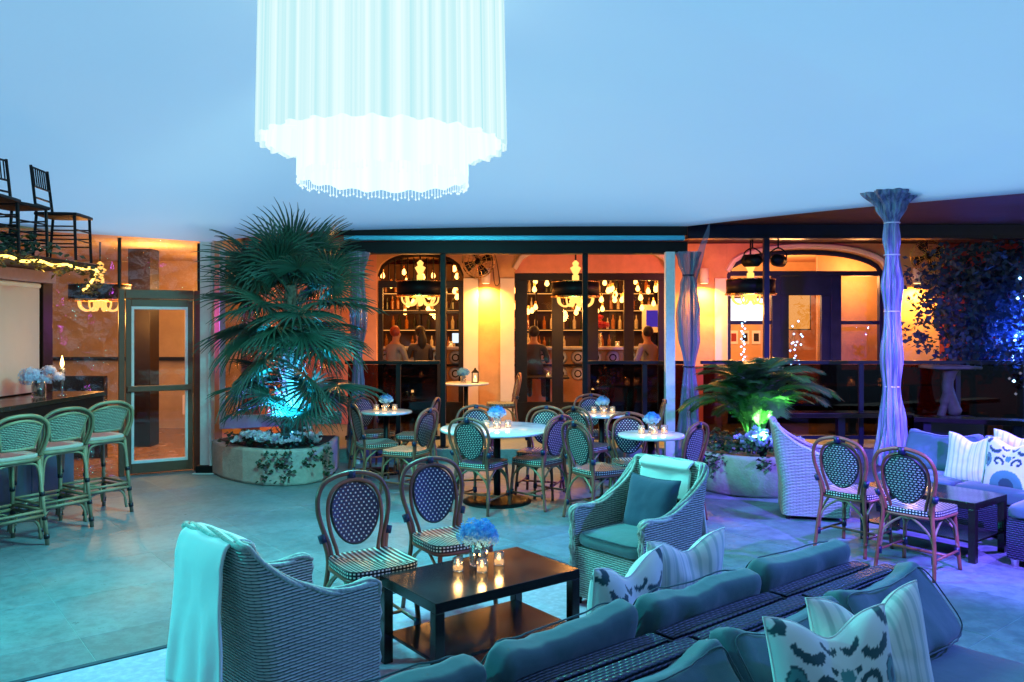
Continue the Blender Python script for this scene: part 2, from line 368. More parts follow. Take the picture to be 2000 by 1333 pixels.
rim = [(-7.5, -4, 3.1), (-7.5, 5, 3.25), (-6.6, 9.35, 2.90), (-3.70, 9.87, 2.79), (-2.28, 10.6, 3.02), (2.29, 10.55, 3.07), (5.04, 7.96, 3.07), (7, 4, 3.1), (7.5, -4, 3.1)]
P0, Pm, P1 = Vector((-1.13, 7.0, 4.60)), Vector((-1.05, 3, 5.0)), Vector((-1, -3.5, 5.0))
apx = [P1, Pm, P0, P0, P0, P0, P0, Pm, P1]
def panel(a, b, pa, pb, sag):
    a, b = Vector(a), Vector(b)
    def fn(u, v):
        p = a.lerp(b, u).lerp(pa.lerp(pb, u), v); w = math.sin(math.pi*u)
        return p+Vector((0, 0, -sag*math.sin(math.pi*v)*(1-.3*w)+.05*w*(1-v)*sag*4))
    return fn
cm = MB()
hip = []
for i in range(8):
    if i == 5: hip = [len(cm.v)+15*j for j in range(17)]
    cm.grid(panel(rim[i], rim[i+1], apx[i], apx[i+1], .10), 14, 20)
def weld_smooth(b, it, pin):
    key = {}; mp = []
    for p in b.v:
        k_ = (round(p[0], 2), round(p[1], 2), round(p[2], 2)); mp.append(key.setdefault(k_, len(key)))
    pos = [None]*len(key)
    for i, p in enumerate(b.v): pos[mp[i]] = Vector(p)
    fs, uvs = [], []
    for f, u in zip(b.f, b.uv):
        q = [mp[i] for i in f]; r_ = [x for i, x in enumerate(q) if x not in q[:i]]
        if len(r_) > 2: fs.append(r_); uvs.append([(0, 0)]*len(r_))
    nb = [set() for _ in pos]; ec = {}
    for f in fs:
        for a, c_ in zip(f, f[1:]+f[:1]): nb[a].add(c_); nb[c_].add(a); e_ = (min(a, c_), max(a, c_)); ec[e_] = ec.get(e_, 0)+1
    fix = {x for e_, n_ in ec.items() if n_ == 1 for x in e_}; fix |= {mp[i] for i in pin}
    for _ in range(it): pos = [p if i in fix else p.lerp(sum((pos[j] for j in nb[i]), Vector())/len(nb[i]), .6) for i, p in enumerate(pos)]
    b.v = [tuple(p) for p in pos]; b.f = fs; b.uv = uvs; b.mi = [0]*len(fs); return b
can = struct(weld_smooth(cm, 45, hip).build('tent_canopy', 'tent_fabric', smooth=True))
wl = MB()
for i in (0, 1, 6, 7): wl.grid(lambda u, v, a=Vector(rim[i]), b=Vector(rim[i+1]): a.lerp(b, u)*1.0-Vector((0, 0, a.lerp(b, u).z*(1-v))), 20, 6)
wl.grid(lambda u, v: Vector((-7.5+15*u, -4, 4.9*v)), 20, 6)
struct(wl.build('light_blocking_wall', 'wall_cloth', smooth=True))  # unseen cloth walls added to block sky light and cut frontal fill

# terrace deck, its ceiling, the dark soffit above
DZ = .17
struct(MB().box(-3.3, 9.0, 10.5, 13.45, -.1, DZ).build('terrace', 'stone_tile', bevel=.01))
struct(MB().prism([(-3.74, 9.92), (-2.28, 10.64), (2.29, 10.58), (5.06, 7.99), (7.05, 4.0), (9.5, 4.0), (9.5, 13.5), (-3.6, 13.5)], 3.13, 3.2).build('terrace_ceiling', 'soffit_dark'))
struct(MB().box(-9, 10, 11.1, 11.25, 3.2, 3.5).build('upper_fascia', 'red_wall'))
# awning cassette
aw = thing('awning_cassette', 'long black awning cassette with a blue band above the restaurant entrance', 'awning', (0, 10.7, 0))
MB().box(-2.28, 2.30, -.10, .10, 2.955, 3.085).build('top_cover', 'black_metal', aw, bevel=.008)
MB().box(-2.20, 2.26, -.14, -.06, 2.885, 2.952).build('front_band', 'awning_band', aw, bevel=.012)
MB().box(-2.26, 2.31, -.07, .09, 2.72, 2.882).build('fascia', 'black_metal', aw, bevel=.006)
bm = thing('steel_beam', 'dark blue steel beam over the right side of the terrace', 'beam', (0, 10.95, 0))
MB().box(2.36, 9.2, -.08, .08, 2.965, 3.19).build('web', 'navy_metal', bm, bevel=.006)
MB().box(2.36, 9.2, -.11, .11, 2.945, 2.962).build('flange', 'navy_metal', bm)
def post(name, x, z0, z1, label, m='black_metal', y=10.68, w=.07, group=None):
    t = thing(name, label, 'post', (x, y, 0), 0, group)
    MB().box(-w/2, w/2, -w/2, w/2, z0+.012, z1).build('shaft', m, t, bevel=.005)
    MB().box(-w, w, -w, w, z0, z0+.011).build('base_plate', m, t)
    return t
post('terrace_post', -.91, DZ, 2.72, 'black post left of the entrance gap, before the drum chandelier')
post('terrace_post', .965, DZ, 2.72, 'black post crossing the middle drum chandelier')
post('terrace_post', 3.43, DZ, 2.944, 'dark post beside the spotlights at the arched window', 'navy_metal', 10.92, .075)
post('tent_post', 2.03, 0.0, 2.72, 'pale tent post beside the gathered clear curtain at the entrance', 'white_paint', 10.42, .12)
t = post('tent_post', -3.68, 0.0, 2.78, 'pale tent corner post between the glass door and the fan palm', 'white_paint', 9.77, .13)
MB().tube(cat([(.05, -.09, 2.6), (.10, -.10, 2.2), (.06, -.10, 1.5), (.075, -.10, .2), (.08, -.09, .02)]), .018).build('drain_pipe', 'white_paint', t)
MB().box(-.10, .10, -.12, .10, 0.012, .10).build('boot', 'black_metal', t, bevel=.01)
def railing(x0, x1, posts, label, m, y, panes, zr=1.31):
    t = thing('terrace_railing', label, 'railing', ((x0+x1)/2, y, DZ)); c0 = (x0+x1)/2
    MB().box(x0-c0, x1-c0, -.035, .035, zr-DZ-.045, zr-DZ).build('top_rail', m, t, bevel=.006)
    MB().box(x0-c0, x1-c0, -.02, .02, .10, .15).build('bottom_rail', m, t, bevel=.004)
    for px in posts: MB().box(px-c0-.03, px-c0+.03, -.03, .03, 0, zr-DZ-.046).build('baluster_post', m, t, bevel=.004)
    xs = [x0]+list(posts)+[x1]
    for a, b in zip(xs, xs[1:]):
        if b-a > .15: MB().box(a-c0+.035, b-c0-.035, -.006, .006, .155, zr-DZ-.05).build('pane', panes, t)
railing(-2.2, -.95, [-1.5], 'black railing with dark panes behind the left bistro table', 'black_metal', 10.68, 'dark_acrylic')
railing(1.0, 2.35, [1.75], 'black railing with dark panes right of the entrance gap', 'black_metal', 10.68, 'dark_acrylic')
railing(2.5, 8.4, [3.43, 4.62, 5.9, 7.2], 'long dark blue railing in front of the arched window', 'navy_metal', 10.72, 'dark_acrylic')
# low ledge in front of the right railing
t = thing('ledge_bench', 'low glossy dark ledge on square legs below the right railing', 'bench', (4.3, 10.25, 0))
MB().box(-1.1, .72, -.16, .16, .62, .68).build('top', 'lacquer_black', t, bevel=.006)
for x in (-1.0, -.14, .6): MB().box(x-.045, x+.045, -.045, .045, 0, .618).build('leg', 'navy_metal', t, bevel=.004)
t = thing('ledge_bench', 'second low dark ledge running towards the camera behind the blue sofa', 'bench', (5.05, 9.95, 0), -24)
MB().box(-.1, 2.6, -.15, .15, .60, .66).build('top', 'lacquer_black', t, bevel=.006)
for x in (.05, 1.0, 2.0): MB().box(x-.045, x+.045, -.045, .045, 0, .598).build('leg', 'navy_metal', t, bevel=.004)

# ================================================================ restaurant facade
FY = 13.2
bd = thing('restaurant_building', 'plaster restaurant front with arched openings, dark doors and lit bar inside', 'building', (0, FY, 0))
def pier(x0, x1, m='wall_plaster', z1=3.12): return MB().box(x0, x1, 0, .3, DZ, z1).build('pier', m, bd, bevel=.008)
pier(-3.4, -2.21, 'pink_lit_plaster'); pier(-.79, .04); pier(2.59, 3.51); pier(6.14, 6.98); pier(6.98, 9.0, 'red_wall')
for x0, x1 in ((2.6, 3.5), (6.15, 6.975)): MB().box(x0, x1, -.02, -.001, DZ, 1.12).build('dado', 'red_wall', bd, bevel=.004)
for x0, x1 in ((-.79, -.55), (-.19, .04), (3.30, 3.51)):
    MB().box(x0, x1, -.05, -.022, DZ, 2.55).build('pilaster', 'white_cornice', bd, bevel=.006)
def arch(x0, x1, zs, za, zt=3.12, m='wall_plaster', n=24):
    b = MB(); P = []
    for i in range(n+1):
        x = x0+(x1-x0)*i/n; s = 2*i/n-1; P.append((x, zs+(za-zs)*math.sqrt(max(0, 1-abs(s)**2.3))))
    for (xa, za_), (xb, zb) in zip(P, P[1:]):
        v = [(xa, y, z) for y in (0, .3) for z in (za_, zt)]+[(xb, y, z) for y in (0, .3) for z in (zb, zt)]
        b.add(v, [(0, 4, 5, 1), (2, 3, 7, 6), (0, 2, 6, 4), (1, 5, 7, 3)])
    b.build('arch', m, bd); return P
P1a = arch(-2.21, -.79, 2.62, 2.98); P2a = arch(.04, 2.59, 2.66, 3.08); P3a = arch(3.51, 6.14, 2.62, 3.03)
for P in (P2a, P3a):
    MB().tube([(x, -.02, z+.05) for x, z in P], .045, 6).build('arch_moulding', 'white_cornice', bd)
def frame_door(x0, x1, z0, z1, cols, y=.16, m='wood_dark', rails=(), w=.07, name='door'):
    d = MB(); d.box(x0, x1, y-.04, y+.04, z1-w*1.6, z1).box(x0, x1, y-.04, y+.04, z0, z0+.35)
    for cx in cols: d.box(cx[0], cx[1], y-.045, y+.045, z0+.351, z1-w*1.6-.001)
    for rz in rails: d.box(x0+.01, x1-.01, y-.035, y+.035, rz-.025, rz+.025)
    o = d.build(name, m, bd, bevel=.004)
    for a, b in zip(cols, cols[1:]): MB().box(a[1]+.002, b[0]-.002, y-.004, y+.004, z0+.352, z1-w*1.6-.002).build('pane', 'glass', o)
    return o
X = lambda px: (px-1000)*FY/1580
frame_door(X(1006), X(1308), DZ, 2.64, [(X(1006), X(1030)), (X(1079), X(1101)), (X(1149), X(1170)), (X(1221), X(1240)), (X(1289), X(1308))])
MB().box(.05, 2.58, .10, .2, 2.645, 3.1).build('lunette_panel', 'pink_lit_plaster', bd)
d1 = frame_door(-2.2, -.8, DZ, 2.52, [(-2.2, -2.13), (-1.26, -1.08), (-.88, -.8)], rails=(2.0,))
MB().tube([(x, .16, z-.03) for x, z in P1a], .035, 6).build('arch_frame', 'wood_dark', bd)
for i in range(13): MB().box(-2.15+i*.105, -2.13+i*.105, .14, .17, 2.53, 2.9).build('slat', 'wood_dark', bd)
w3 = MB(); w3.tube([(x, .16, z-.04) for x, z in P3a], .045, 6)
w3.box(3.52, 6.13, .12, .20, 2.60, 2.68)
for a, b in ((3.52, 3.6), (4.28, 4.42), (5.25, 5.42), (6.05, 6.13)): w3.box(a, b, .11, .21, DZ, 2.599)
w3.box(4.42, 5.25, .11, .2, 2.28, 2.598)
for a, b in ((3.601, 4.279), (5.421, 6.049)): w3.box(a, b, .13, .19, 1.80, 1.86).box(a, b, .13, .19, DZ, 1.05)
for a, b in ((4.421, 4.56), (5.10, 5.249)): w3.box(a, b, .12, .2, DZ, 2.279)
w3.box(4.561, 5.099, .12, .2, DZ, .5)
o = w3.build('window', 'navy_metal', bd, bevel=.004)
MB().box(3.6, 4.28, .155, .165, 1.05, 2.6).build('pane', 'glass', o); MB().box(4.56, 5.10, .155, .165, .5, 2.28).build('pane', 'glass', o); MB().box(5.42, 6.05, .155, .165, 1.05, 2.6).build('pane', 'glass', o)
# interior shell
MB().box(-3.4, 9, 18, 18.2, 0, 3.6).build('wall', 'red_wall', bd, loc=(0, -FY, 0))
MB().box(-3.6, -3.4, 10.9, 18, 0, 3.6).build('wall', 'pink_lit_plaster', bd, loc=(0, -FY, 0))
MB().box(9, 9.2, 10.9, 18, 0, 3.6).build('wall', 'red_wall', bd, loc=(0, -FY, 0))
MB().box(3.05, 3.2, 14.2, 18, 0, 3.2).build('wall', 'red_wall', bd, loc=(0, -FY, 0))
MB().box(-3.4, 9, 13.5, 18, .05, DZ).build('room_floor', 'room_floor', bd, loc=(0, -FY, 0))
MB().box(-3.4, 9, 13.5, 18, 3.2, 3.3).build('room_ceiling', 'wall_plaster', bd, loc=(0, -FY, 0))
MB().box(3.2, 9, 17.975, 17.999, 0, 3.2).build('wall', 'dining_plaster', bd, loc=(0, -FY, 0))
MB().box(5.45, 6.6, 14.4, 14.5, DZ, 3.1).build('wall', 'dining_plaster', bd, loc=(0, -FY, 0))

# wall sconces
def sconce(x, label):
    t = thing('wall_sconce', label, 'wall lamp', (x, FY-.15, 2.46), 0)
    MB().lathe([(.062, 0), (.07, .004), (.07, .24), (.062, .244)], 20, (0, 0, 0)).build('cylinder_shade', 'white_cornice', t, True)
    MB().lathe([(.0, -.004), (.05, -.003), (.058, -.001)], 16).build('bulb', 'sconce_glow', t)
    MB().box(-.03, .03, .07, .15, .06, .18).build('wall_plate', 'white_cornice', t, bevel=.004)
    light('SPOT', 'lamp_light', t, (0, -.01, -.03), 300, (1, .42, .055), .04, (0, 0, 0), spot_size=R(165), spot_blend=.9)
    return t
sconce(-.42, 'white cylinder wall lamp on the pier beneath the left fan'); sconce(3.10, 'white cylinder wall lamp between the doors and the arched window'); sconce(6.54, 'white cylinder wall lamp behind the right curtain column')
def fan(x, z, label):
    t = thing('wall_fan', label, 'fan', (x, FY-.32, z), -12)
    c_ = MB()
    for r_ in (.08, .15, .22, .262): c_.tube([(r_*math.cos(a*math.pi/14), -.09*(1-(r_/.28)**2)-.02, r_*math.sin(a*math.pi/14)) for a in range(28)], .004 if r_ < .26 else .009, 5, True)
    for k in range(20):
        a = k*math.pi/10; c_.tube([(r_*math.cos(a), -.09*(1-(r_/.28)**2)-.02, r_*math.sin(a)) for r_ in (.05, .15, .262)], .003, 4)
    c_.build('cage', 'gold', t)
    for k in range(4):
        a = k*math.pi/2+.4
        MB().grid(lambda u, v, a=a: Vector((math.cos(a+(v-.5)*.9*(1-.2*u))*(.05+.18*u), .0+.03*(v-.5), math.sin(a+(v-.5)*.9*(1-.2*u))*(.05+.18*u))), 4, 4).build('blade', 'wood_dark', t, True)
    MB().lathe([(0, -.05), (.05, -.04), (.06, .06), (.03, .1)], 16).build('motor', 'black_metal', t, True, rot=(R(-90), 0, 0))
    MB().tube([(0, .08, 0), (0, .30, .02)], .018).build('bracket', 'black_metal', t)
    MB().tube(cat([(.05, .08, -.02), (.2, .2, .15), (.28, .26, -.3), (.2, .26, -.34), (.16, .26, .1)]), .006, 5).build('cord', 'black_metal', t)
fan(-.53, 2.80, 'caged wall fan above the pier between the two doorways'); fan(6.62, 2.88, 'caged wall fan right of the arched window behind the curtain column')

# drum chandeliers on the terrace
def drum(x, y, zc, label, ztop=3.12, r=.34):
    t = thing('drum_chandelier', label, 'chandelier', (x, y, zc), 0, None)
    MB().lathe([(r-.006, -.10), (r, -.10), (r, .10), (r-.006, .10)], 40).build('drum_shade', 'black_metal', t, True)
    MB().tube([(r*1.03*math.cos(k*math.pi/24), r*1.03*math.sin(k*math.pi/24), -.105) for k in range(48)], .014, 6, True).build('gold_rim', 'gold', t, True)
    MB().tube([(r*1.01*math.cos(k*math.pi/24), r*1.01*math.sin(k*math.pi/24), .104) for k in range(48)], .008, 6, True).build('gold_rim', 'gold', t, True)
    for k in range(8):
        a = k*math.pi/4+.2
        pts = cat([(math.cos(a)*q, math.sin(a)*q, z) for q, z in ((.03, -.06), (.08, -.20), (.17, -.245), (.25, -.20), (.27, -.12))])
        MB().tube(pts, .013, 7).build('arm', 'amber_glow', t, True)  # gold arms and stem given their own glow in place of lamplight on them
    MB().lathe([(.02, -.2), (.045, -.16), (.02, -.1), (.02, .1), (.05, .12), (.05, .2), (.03, .21), (.075, .30), (.08, .31), (.035, .34), (.05, .38), (.01, .42)], 16).build('stem', 'amber_glow', t, True)
    MB().tube([(0, 0, .42), (0, 0, ztop-zc)], .012).build('rod', 'black_metal', t)
    light('POINT', 'lamp_light', t, (0, 0, -.33), 85, (1, .40, .09), .12)
    return t
drum(-1.35, 11.9, 2.32, 'black drum chandelier with gold arms before the left doorway'); drum(.92, 11.7, 2.30, 'black drum chandelier with gold arms before the middle doors'); drum(3.42, 11.6, 2.33, 'black drum chandelier at the left edge of the arched window')

# stage lights clamped to the post at the arched window; others added unseen off frame
def par(x, y, z, d, col, power, label, size=80, m='black_metal', blend=.7):
    t = thing('par_light', label, 'stage light', (x, y, z)); q = aim(d)
    b = MB().lathe([(.0, .14), (.05, .13), (.085, .08), (.085, -.12), (.078, -.12), (.078, .0)], 20).build('can', m, t, True, rot=q)
    MB().lathe([(.0, -.10), (.076, -.10)], 20).build('lens', 'led_purple', b)
    MB().tube(cat([(-.10, 0, 0), (-.11, 0, .10), (0, 0, .17), (.11, 0, .10), (.10, 0, 0)]), .010, 6).build('yoke', m, t, True)
    MB().tube([(0, 0, .165), (0, 0, .30)], .012).build('clamp', m, t)
    l = light('SPOT', 'lamp_light', b, (0, 0, -.135), power, col, .06, (0, 0, 0), spot_size=R(size), spot_blend=blend)
    return t
par(3.27, 11.0, 2.66, (-.7, 1.0, .05), (1, .14, .22), 110, 'black stage light left of the post at the arched window', 130)
par(3.62, 11.0, 2.66, (.75, 1.0, .0), (.9, .06, .45), 50, 'second black stage light right of the post at the arched window', 120)
par(5.5, 6.7, 2.55, (-1.75, .9, -1.9), (.17, .08, 1.0), 1700, 'unseen black stage light added over the right lounge, aimed at the round planter', 85)  # added out of view for the violet wash on planter and seating
par(5.3, 4.4, 2.75, (-2.9, .5, -2.6), (.10, .17, 1.0), 850, 'unseen black stage light added over the open floor, aimed at the lounge sofas', 80)  # off-frame addition that throws blue over the rug and sofas
par(-4.6, 3.6, 2.6, (3.4, .6, -2.0), (.0, .70, .72), 620, 'unseen black stage light added beyond the kiosk bar, aimed across the foreground armchair', 110)  # put in outside the view to turn the throw and stools cyan
par(3.3, 2.9, 2.95, (.75, 4.2, -2.35), (.20, .09, 1.0), 3200, 'unseen black stage light added above the front sofa, aimed at the blue sofa', 62)  # added off frame so the far sofa takes violet light
# ================================================================ furniture builders (all face local +X)
def hoop(z_pts, lean=.20, x0=-.19):
    half = [Vector((x0-(z-.46)*lean, y, z)) for y, z in z_pts]
    pts = half+[Vector((p.x, -p.y, p.z)) for p in half[::-1][1:]]
    return cat(pts, 5)
def wrap(p, d, r=.019, l=.05):
    d = Vector(d).normalized(); return MB().tube([Vector(p)-d*l/2, Vector(p)+d*l/2], r, 8)
def bistro(label, loc=(0,0,0), rz=0):
    t = thing('bistro_chair', label, 'chair', loc, rz)
    O = hoop([(.155, .44), (.165, .52), (.196, .62), (.214, .71), (.203, .80), (.145, .868), (0, .90)])
    MB().tube(O, .0145, 8).build('outer_hoop', 'rattan_brown', t, True)
    I = hoop([(.118, .44), (.128, .50), (.155, .60), (.162, .69), (.148, .775), (.10, .835), (0, .862)], x0=-.178)
    MB().tube(I, .0115, 8).build('inner_hoop', 'rattan_brown', t, True)
    # woven oval, front dots and back dashes
    b = MB()
    def ov(side):
        def fn(u, v):
            a = u*2*math.pi; r_ = v; y = .140*r_*math.cos(a)*(1-.10*math.sin(-a)*r_); z = .678+.168*r_*math.sin(a)
            x = -.176-(z-.46)*.20+side*.007+.018*(1-(y/.15)**2)*-1
            return Vector((x, y, z)), (y, z)
        return fn
    b.grid(ov(1), 36, 6, 0, flip=False); b.grid(ov(-1), 36, 6, 1, flip=True)
    b.build('woven_back', ['weave_dots', 'weave_dashes'], t)
    MB().tube([ov(0)(k/36, 1.0)[0] for k in range(36)], .009, 6, True).build('oval_rim', 'binding_black', t, True)
    # seat: rounded trapezoid, two weaving directions meeting on the diagonal
    def sq(a):
        cx, sx = math.cos(a), math.sin(a); e = .42
        return math.copysign(abs(cx)**e, cx)*.205, math.copysign(abs(sx)**e, sx)*(.205+.018*cx)
    b = MB(); n = 48; ring = [sq(2*math.pi*k/n) for k in range(n)]
    for kk in range(5):
        r0, r1 = kk/5, (kk+1)/5
        for k in range(n):
            k2 = (k+1) % n; q = [(ring[k][0]*r0, ring[k][1]*r0), (ring[k][0]*r1, ring[k][1]*r1), (ring[k2][0]*r1, ring[k2][1]*r1), (ring[k2][0]*r0, ring[k2][1]*r0)]
            m = (ring[k][0]+ring[k2][0])/2-(ring[k][1]+ring[k2][1])/2
            b.add([(x, y, .468-.010*(1-(x*x+y*y)/.05)) for x, y in q], [(0, 1, 2, 3)], [[(y, x) if m < 0 else (x, y) for x, y in q]], 1 if m < 0 else 0)
    L = 0
    for k in range(n):
        k2 = (k+1) % n; l = math.dist(ring[k], ring[k2]); (x, y), (x2, y2) = ring[k], ring[k2]
        b.add([(x, y, .43), (x2, y2, .43), (x2, y2, .468), (x, y, .468)], [(0, 1, 2, 3)], [[(L, 0), (L+l, 0), (L+l, .044), (L, .044)]], 0); L += l
    b.add([(x*.99, y*.99, .431) for x, y in ring], [tuple(range(n))[::-1]], None, 2)
    b.build('seat', ['weave_seat', 'weave_stripe', 'binding_black'], t)
    MB().tube([(x*.97, y*.97, .418) for x, y in ring], .012, 6, True).build('seat_frame', 'rattan_brown', t, True)
    leg = {}
    for s in (-1, 1):
        leg[0, s] = [Vector((-.245, s*.205, 0)), Vector((-.212, s*.192, .22)), Vector((-.192, s*.172, .43)), Vector((-.212, s*.192, .56))]
        leg[1, s] = [Vector((.205, s*.20, 0)), Vector((.185, s*.185, .22)), Vector((.172, s*.172, .42))]
        for k in (0, 1): MB().tube(cat(leg[k, s]), .0145, 8).build('leg', 'rattan_brown', t, True)
        wrap((-.212, s*.199, .56), (-.15, s*.3, 1), .022, .045).build('binding', 'binding_navy', t, True)
        for k in (0, 1): wrap(leg[k, s][1]+Vector((0, 0, -.08)), (0, 0, 1), .02, .05).build('binding', 'binding_navy', t, True)
        # side arch braces below the seat
        MB().tube(cat([(-.205, s*.19, .17), (-.17, s*.182, .31), (-.05, s*.178, .40), (.0, s*.178, .405)]), .009, 6).build('brace', 'rattan_pale', t, True)
        MB().tube(cat([(.185, s*.187, .17), (.16, s*.182, .31), (.05, s*.178, .40), (.0, s*.178, .405)]), .009, 6).build('brace', 'rattan_pale', t, True)
        for k, xx in ((0, -.2), (1, .18)): MB().tube(cat([(xx, s*.188, .17), (xx, s*.16, .30), (xx*.97, s*.05, .395), (xx*.97, 0, .40)]), .009, 6).build('brace', 'rattan_pale', t, True)
        MB().tube([(-.225, s*.197, .14), (.195, s*.192, .14)], .010, 6).build('stretcher', 'rattan_brown', t, True)
    MB().tube([(-.015, -.195, .14), (-.015, .195, .14)], .010, 6).build('stretcher', 'rattan_brown', t, True)
    wrap((-.19-.44*.2, 0, .885), (0, 0, 1), .026, .05).build('binding', 'binding_navy', t, True)
    return t

def armchair(label, loc, rz):
    t = thing('wicker_armchair', label, 'armchair', loc, rz)
    hw, fx, bx, rc = .305, .30, -.27, .075
    path = [(fx, hw)]+[(fx-(fx-bx-rc)*k/10, hw) for k in range(1, 11)]
    path += [(bx+rc-rc*math.sin(a*math.pi/12), hw-rc+rc*math.cos(a*math.pi/12)) for a in range(1, 7)]
    path += [(bx, (hw-rc)*(1-k/5)) for k in range(1, 6)]
    path = path+[(x, -y) for x, y in path[::-1][1:]]
    N = len(path); Ls = [0]
    for a, b in zip(path, path[1:]): Ls.append(Ls[-1]+math.dist(a, b))
    nrm = []
    for i in range(N):
        a = Vector(path[max(i-1, 0)]); b = Vector(path[min(i+1, N-1)]); d = (b-a).normalized(); nrm.append(Vector((d.y, -d.x)))
    def top(i):
        x, y = path[i]; back = max(0, min(1, (.09-x)/.34))**2.3
        return .615-.022*math.sin(math.pi*min(1, max(0, (fx-x)/.33)))*(x > -.05)-.03*max(0, (x-.23)/.07)**2+(.845-.60)*back+.012*(1-(y/hw)**2)*(x < -.2)
    def pt(i, z, off):
        x, y = path[i]; bk = sm(.0, -.25, x); q = Vector((x, y))-nrm[i]*off
        z0 = max(0, z-.30); return Vector((q.x-bk*z0*.15+.02*(x > .2)*(z > .4)*0, q.y*(1+.05*bk*z0)*(.965+.035*min(1, z/.4)), z))
    def surf(off):
        def fn(u, v):
            i = min(N-1, round(u*(N-1))); z = .035+(top(i)-.035)*v
            return pt(i, z, off), (Ls[i], z)
        return fn
    b = MB(); b.grid(surf(0), N-1, 16, flip=True); b.grid(surf(.05), N-1, 16)
    for i in (0, N-1):
        b.grid(lambda u, v, i=i: (pt(i, .035+(top(i)-.035)*v, .05*u), (u*.05, .035+(top(i)-.035)*v)), 1, 12, flip=bool(i))
    b.build('shell', 'wicker_grey', t, True)
    for k in range(4):
        pts = []
        for i in range(N):
            ph = Ls[i]*9+k*math.pi/2; pts.append(pt(i, top(i)-.002+.008*math.sin(ph), .025+.021*math.cos(ph)))
        lo0 = [pt(0, z, .025+.02*math.cos(z*30+k*1.57))+Vector((.008*math.sin(z*30+k*1.57), 0, 0)) for z in (.05, .15, .25, .35, .45, .54)]
        lo1 = [pt(N-1, z, .025+.02*math.cos(z*30+k*1.57))+Vector((.008*math.sin(z*30+k*1.57), 0, 0)) for z in (.54, .45, .35, .25, .15, .05)]
        MB().tube(cat(lo0+pts+lo1, 2), .0115, 6).build('braided_rim', 'wicker_rim', t, True)
    MB().box(.20, .285, -hw+.052, hw-.052, .05, .36).build('front_panel', 'wicker_grey', t)
    MB().box(bx+.06, .20, -hw+.055, hw-.055, .30, .355).build('seat_deck', 'wicker_grey', t)
    MB().rbox(.50, .50, .10, .045, 8, .02, .006, (.045, 0, .41)).build('seat_cushion', 'cushion_teal', t, True)
    MB().tube([(.045+.248*math.copysign(abs(math.cos(a))**.3, math.cos(a)), .248*math.copysign(abs(math.sin(a))**.3, math.sin(a)), .445) for a in [2*math.pi*k/48 for k in range(48)]], .006, 5, True).build('cushion_piping', 'piping_dark', t, True)
    for x in (.26, -.22):
        for s in (-1, 1): MB().lathe([(.018, 0), (.024, .04)], 10, (x, s*.26, 0)).build('foot', 'wood_dark', t)
    return t

def throw(label, loc, rz, w, back_z, front_z, lean=.15, crest=.865):
    "cloth folded over an armchair back, local frame of that chair"
    t = thing('throw_blanket', label, 'blanket', loc, rz)
    xi, xo = -.205, -.285
    prof = []
    for z in [front_z+(crest-.05-front_z)*k/8 for k in range(9)]: prof.append((xi-max(0, z-.30)*lean+.006, z))
    xm = (prof[-1][0]+xo-max(0, crest-.05-.3)*lean)/2
    for a in (150, 120, 90, 60, 30): prof.append((xm-.058*math.cos(R(180-a))*-1*-1, crest-.04+.045*math.sin(R(a))))
    prof = prof[:9]+[(xm+.07*math.cos(R(a)), crest-.045+.055*math.sin(R(a))) for a in (20, 50, 90, 130, 160)]
    zb = crest-.05
    n_ = 16
    for k in range(1, n_+1):
        z = zb+(back_z-zb)*k/n_; prof.append((xm-.082-.025*sm(0, 1, k/n_)-.0*z, z))
    P = cat([(x, 0, z) for x, z in prof], 2)
    b = MB()
    def fn(off):
        def f(u, v):
            p = P[min(len(P)-1, round(v*(len(P)-1)))]; y = (u-.5)*w; q = v
            fold = .012*math.sin(u*11+q*2)*sm(.45, 1, q)+.022*math.sin(u*19+3*noise.noise(Vector((u*2, q*2, 5))))*sm(.5, 1, q)*.5+.012*noise.noise(Vector((u*4, q*5, 1)))
            return Vector((p.x+fold-off*(.5-q)*0-off*sm(.3, .5, q)*2+off, y*(1+.16*sm(.5, 1, q)), p.z+.012*math.sin(u*9)*sm(.9, 1, q)))
        return f
    b.grid(fn(0), 28, len(P)-1); b.build('cloth', 'throw_cream', t, True)
    m = t.children[0].modifiers.new('thick', 'SOLIDIFY'); m.thickness = .012; m.offset = 0
    return t

